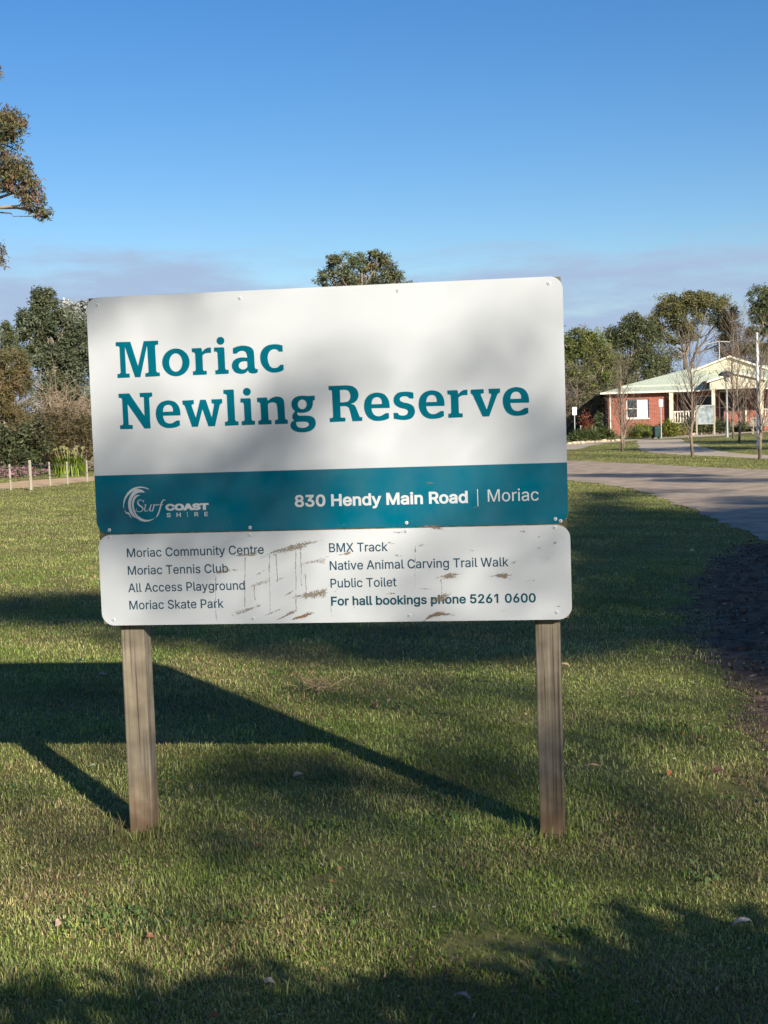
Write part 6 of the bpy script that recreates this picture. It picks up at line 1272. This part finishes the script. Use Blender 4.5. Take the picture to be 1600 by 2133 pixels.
# crumbs of old leaves all over the lawn
def litter():
    g = np.random.default_rng(31); n = 2600
    d = np.exp(g.uniform(math.log(3.2), math.log(30), n)); x = d * np.tan(g.uniform(R(-22), R(22), n)); y = d
    ok = ~in_poly(x, y, ROADR); x, y = x[ok], y[ok]; n = len(x)
    P = np.c_[x, y, g.uniform(.006, .028, n)]; V, F = leaf_quads(P, .018, .008, 0, g)
    pal = np.array([(.30, .20, .12), (.20, .13, .08), (.40, .31, .20), (.12, .08, .05), (.36, .33, .26), (.34, .16, .07)])
    c = pal[g.integers(0, 6, n)] * g.uniform(.6, 1.2, (n, 1))
    tag(np_mesh('leaf_litter', V, F, leaf_mat('litter', .1, .8, .1), tint=np.repeat(c, 4, axis=0)), 'crumbs of dead brown leaves scattered through the lawn', 'leaf litter', kind='stuff')
litter()
def soil_chips():
    g = np.random.default_rng(32); n = 9000
    x, y = g.uniform(1.2, 6.5, n), g.uniform(4.5, 19.5, n); ok = in_poly(x - .05, y, DIRT); x, y = x[ok], y[ok]; n = len(x)
    P = np.c_[x, y, g.uniform(.02, .06, n)]; V, F = leaf_quads(P, .038, .018, .1, g)
    pal = np.array([(.22, .15, .10), (.13, .085, .06), (.34, .26, .19), (.08, .055, .04), (.30, .20, .13)])
    c = pal[g.integers(0, 5, n)] * g.uniform(.4, .85, (n, 1))
    tag(np_mesh('bark_chips', V, F, leaf_mat('chips', .0, .9, .1), tint=np.repeat(c, 4, axis=0)), 'clods and bark chips strewn over the bare soil by the road', 'bark chips', kind='stuff')
soil_chips()
# scrap of dry twigs between the posts
def twig_pile():
    p = G(660, 1440); root = MB(); g = np.random.default_rng(77)
    for i in range(46):
        a = g.uniform(0, 6.28); c = g.normal(size=3) * [.06, .09, 0] + [0, 0, g.uniform(.015, .045)]; l2 = g.uniform(.03, .13); e_ = g.uniform(-.3, .6)
        d = np.array([math.cos(a), math.sin(a), e_]); root.tube([c, c + d * l2 * .5 + g.normal(size=3) * .004, c + d * l2], [.0025, .0022, .0016], 4)
    o = root.build('twig_litter', mat('dry_twig', (.36, .24, .15), .9, .1, var=.3, scale=20)); o.location = p
    tag(o, 'small heap of dry broken twigs on the lawn between the posts', 'twigs')
twig_pile()

# ------------------------------------------------------------------ roadside gums behind and beside the viewer: their crowns cast the dappled shade
sh = np.array([SUN[0], SUN[1], 0]); sh /= np.linalg.norm(sh)
EU = np.array([-sh[1], sh[0], 0.0])
EV = np.cross(SUN, EU); EV = EV if EV[2] > 0 else -EV
#  soft patches of shade, on the ground and on the sign: (x, y, rx, ry, strength)
GSH = [(1400,1215,270,150,.97),(1300,1110,230,55,.85),(1580,1100,180,50,.93),(1620,1290,200,140,.97),(1240,1050,60,24,.8),(800,1335,430,45,.88),(1040,1325,300,50,.9),(480,1290,240,50,.8),
  (130,1268,210,36,.92),(290,1315,120,34,.75),(1330,991,170,4.5,.85),(1490,1001,150,5,.8),(1400,1023,130,5,.45),(1570,1043,110,10,.85),(1290,1030,90,7,.6),(1480,925,60,9,.8),(1350,922,70,7,.8),
  (640,1640,300,50,.55),(85,1650,130,75,.45),(760,1590,300,55,.6),(1345,1535,190,24,.65),(1420,1660,150,28,.4),(560,1760,420,30,.45),(1330,1770,220,36,.55),(300,1745,260,28,.55),(1000,1900,240,40,.4),(120,1990,160,40,.4),(700,1650,600,120,.28),(900,1700,800,330,.42),(1520,1440,90,50,.5),(1090,1690,60,40,.5),(1560,1700,90,40,.35),(850,1430,200,30,.55)]
NEAR = [(1490,2060,350,145,.995),(1060,2130,320,85,.99),(330,2094,450,30,.93),(620,2075,160,26,.9),(60,2120,160,40,.8),(700,2140,130,40,.95),(800,2135,900,48,.97)]
SSH = [(610,795,170,75,.5),(1010,715,120,65,.38),(420,935,290,60,.55),(690,915,90,45,.2),(1110,850,120,110,.42),(1100,960,90,90,.45),(215,690,40,70,.12),(1080,770,150,230,.12),(250,880,110,160,.15),(330,1060,220,65,.82),(560,1050,120,60,.6),(1140,1040,110,65,.62),(430,1205,230,110,.42),(1000,1205,150,90,.42),(1130,1200,90,80,.2),(560,1290,200,30,.35),
       (1145,1550,60,150,.8),(1145,1380,60,40,.3),(290,1560,60,60,.2)]
def shade_amount(px, py, lst):
    T = np.ones(len(px))
    for cx, cy, rx, ry, s_ in lst:
        q = np.sqrt(((px - cx) / rx)**2 + ((py - cy) / ry)**2)
        T *= 1 - s_ * np.clip((1.18 - q) / .36, 0, 1)
    return 1 - T
def shade_crowns():
    g = np.random.default_rng(3)
    n = 330000
    u = g.uniform(0.5, 25, n); v = g.uniform(0.8, 17.5, n)
    P0 = u[:, None] * EU + v[:, None] * EV                       # any point of the light ray
    tg = -P0[:, 2] / SUN[2]; Gp = P0 + tg[:, None] * SUN          # where it meets the ground
    ts = ((SIGN_T - P0) @ EN) / (SUN @ EN); Sp = P0 + ts[:, None] * SUN
    X, Y = (Sp - SIGN_T) @ EX, (Sp - SIGN_T) @ EY
    onS = (X < .97) & (X > -1.15) & (Y > -.66) & (Y < .66)
    onS |= (Y <= -.64) & (Y > -1.45) & ((np.abs(X + .775) < .10) | (np.abs(X - .81) < .10))
    gx_, gy_, gz_ = pix(Gp); sx_, sy_, _ = pix(Sp)
    front = gz_ > 1
    a = np.where(front, shade_amount(gx_, gy_, GSH), .5)
    a_near = np.where(front & ~onS, shade_amount(gx_, gy_, NEAR), 0)
    vis = front & (gx_ > -60) & (gx_ < 1700) & (gy_ < 2200)
    wild = np.clip(.35 + .45 * wave(u, v, 51, 1.6), .0, .9)
    a = np.where(vis, a, wild)
    a = np.where(onS, shade_amount(sx_, sy_, SSH), a)
    base = np.where(onS[:, None], Sp, Gp)
    area = 24.5 * 16.7
    outs = []
    for kind, amt, t0, (lw, ww) in (('far', a, 29.0, (.22, .055)), ('near', a_near, 6.0, (.16, .05))):
        la = lw * ww * .5 * (.46 if kind == 'far' else .30)                                    # mean shadow of one leaf
        want = -np.log(1 - np.clip(amt, 0, .992)) / la             # leaves per square metre
        keep = g.random(n) < want * area / n
        idx = np.where(keep)[0]
        over = np.floor(want[idx] * area / n).astype(int)          # several leaves along a dense ray
        idx = np.concatenate([idx, np.repeat(idx, np.clip(over, 0, 14))])
        tt = t0 + (2.6 if kind == 'far' else .5) * wave(u[idx], v[idx], 60, .9) + g.normal(0, .5, len(idx))
        Q = base[idx] + tt[:, None] * SUN + g.normal(size=(len(idx), 3)) * .05
        ok = (Q[:, 1] < .2) | (np.abs(Q[:, 0]) > .42 * Q[:, 1]); ok &= Q[:, 2] > 1.2
        outs.append((Q[ok], u[idx][ok], (lw, ww)))
    return outs
far_, near_ = shade_crowns()
def shade_tree(Q, lw, base, r0, label, seed, name='gum_tree', kcl=26, vmin=None):
    g = np.random.default_rng(seed); base = np.array([*base, 0.0]); root = empty(name, base, 0, label, 'tree')
    V, F = leaf_quads(Q, lw[0], lw[1], .5, g); T = np.array(OLIVE)[g.integers(0, 4, len(Q))] * g.uniform(.7, 1.3, (len(Q), 1))
    np_mesh('crown', V - base, F, m_leaf, root, tint=np.repeat(T, 4, axis=0))
    tb = MB(); cz = np.mean(Q, 0); f_ = np.array([base[0] + (cz[0] - base[0]) * .12, base[1] + (cz[1] - base[1]) * .12, max(1.5, cz[2] * .55)])
    Qt = Q
    if vmin is not None:
        f_[2] = (vmin - f_[0] * EV[0] - f_[1] * EV[1]) / EV[2]; Qt = Q[(Q @ EV) > vmin + .3]
    tb.tube([p - base for p in jit(base - [0, 0, .2], f_, 5, .02, g)], np.linspace(r0, r0 * .7, 6), 10)
    for c in Qt[g.integers(0, len(Qt), kcl)]:
        tb.tube([p - base for p in jit(f_, c, 5, .05, g)], np.linspace(.020, .006, 6), 5)
    tb.build('trunk', m_bark, root, smooth=True)
Q, uu, lw = far_
def ground_of(u0, k):                              # trunk foot under the crown that shades line u0
    p = u0 * EU - 2.0 * sh; return (p + sh * k)[:2]
for i, (lo, hi, ut, k, lab) in enumerate(((-9, 6.5, -1.6, 22, 'tall roadside gum behind the viewer, shading the sign and near lawn'), (6.5, 14, 11.0, 14, 'tall roadside gum right of the viewer, shading the verge'), (14, 40, 20.5, 4, 'tall roadside gum across the road, shading the gravel'))):
    s_ = (uu >= lo) & (uu < hi)
    if s_.sum() > 50: shade_tree(Q[s_], lw, ground_of(ut, k), .38, lab, 80 + i, vmin=5.3 if i == 0 else None)
for q, (x_, y_, h_, lab) in enumerate(((-3.5, -13.0, 13, 'added unseen gum blocking sky light, well behind the viewer, nearest the road'), (-12, -9, 12, 'added unseen gum blocking sky light, behind the viewer to the left'), (3.0, -19.0, 15, 'tallest added unseen gum blocking sky light, far behind the viewer'), (-19, 0, 12, 'added unseen gum blocking sky light beside the lawn, left of the viewer'), (-9, -20, 15, 'added unseen gum blocking sky light, rearmost behind the viewer'))):
    crown_tree('gum_tree', lab, 'tree', (x_, y_), [(np.array([x_ + dx_, y_ + dy_, h_ * z_]), np.array([2.6, 2.6, 1.9]), 1000) for dx_, dy_, z_ in ((-2.4, 0, .5), (2.0, .6, .55), (0, -2.2, .6), (.3, 2.0, .5), (-1, .5, .82), (1.2, -.4, .78), (0, 0, .35))], OLIVE, .32, .3, (.42, .14), 1.0, seed=160 + q, sub=26, twigs=False)  # unseen gums added to block sky light and deepen the ground shade
Q2, uu2, lw2 = near_
shade_tree(Q2, lw2, (11.7, -5.2), .12, 'small unseen tree near the viewer, crown shaped to shade the foreground grass', 90, 'wattle_tree', 14)  # unseen tree, its leaves laid out to cast the foreground shade
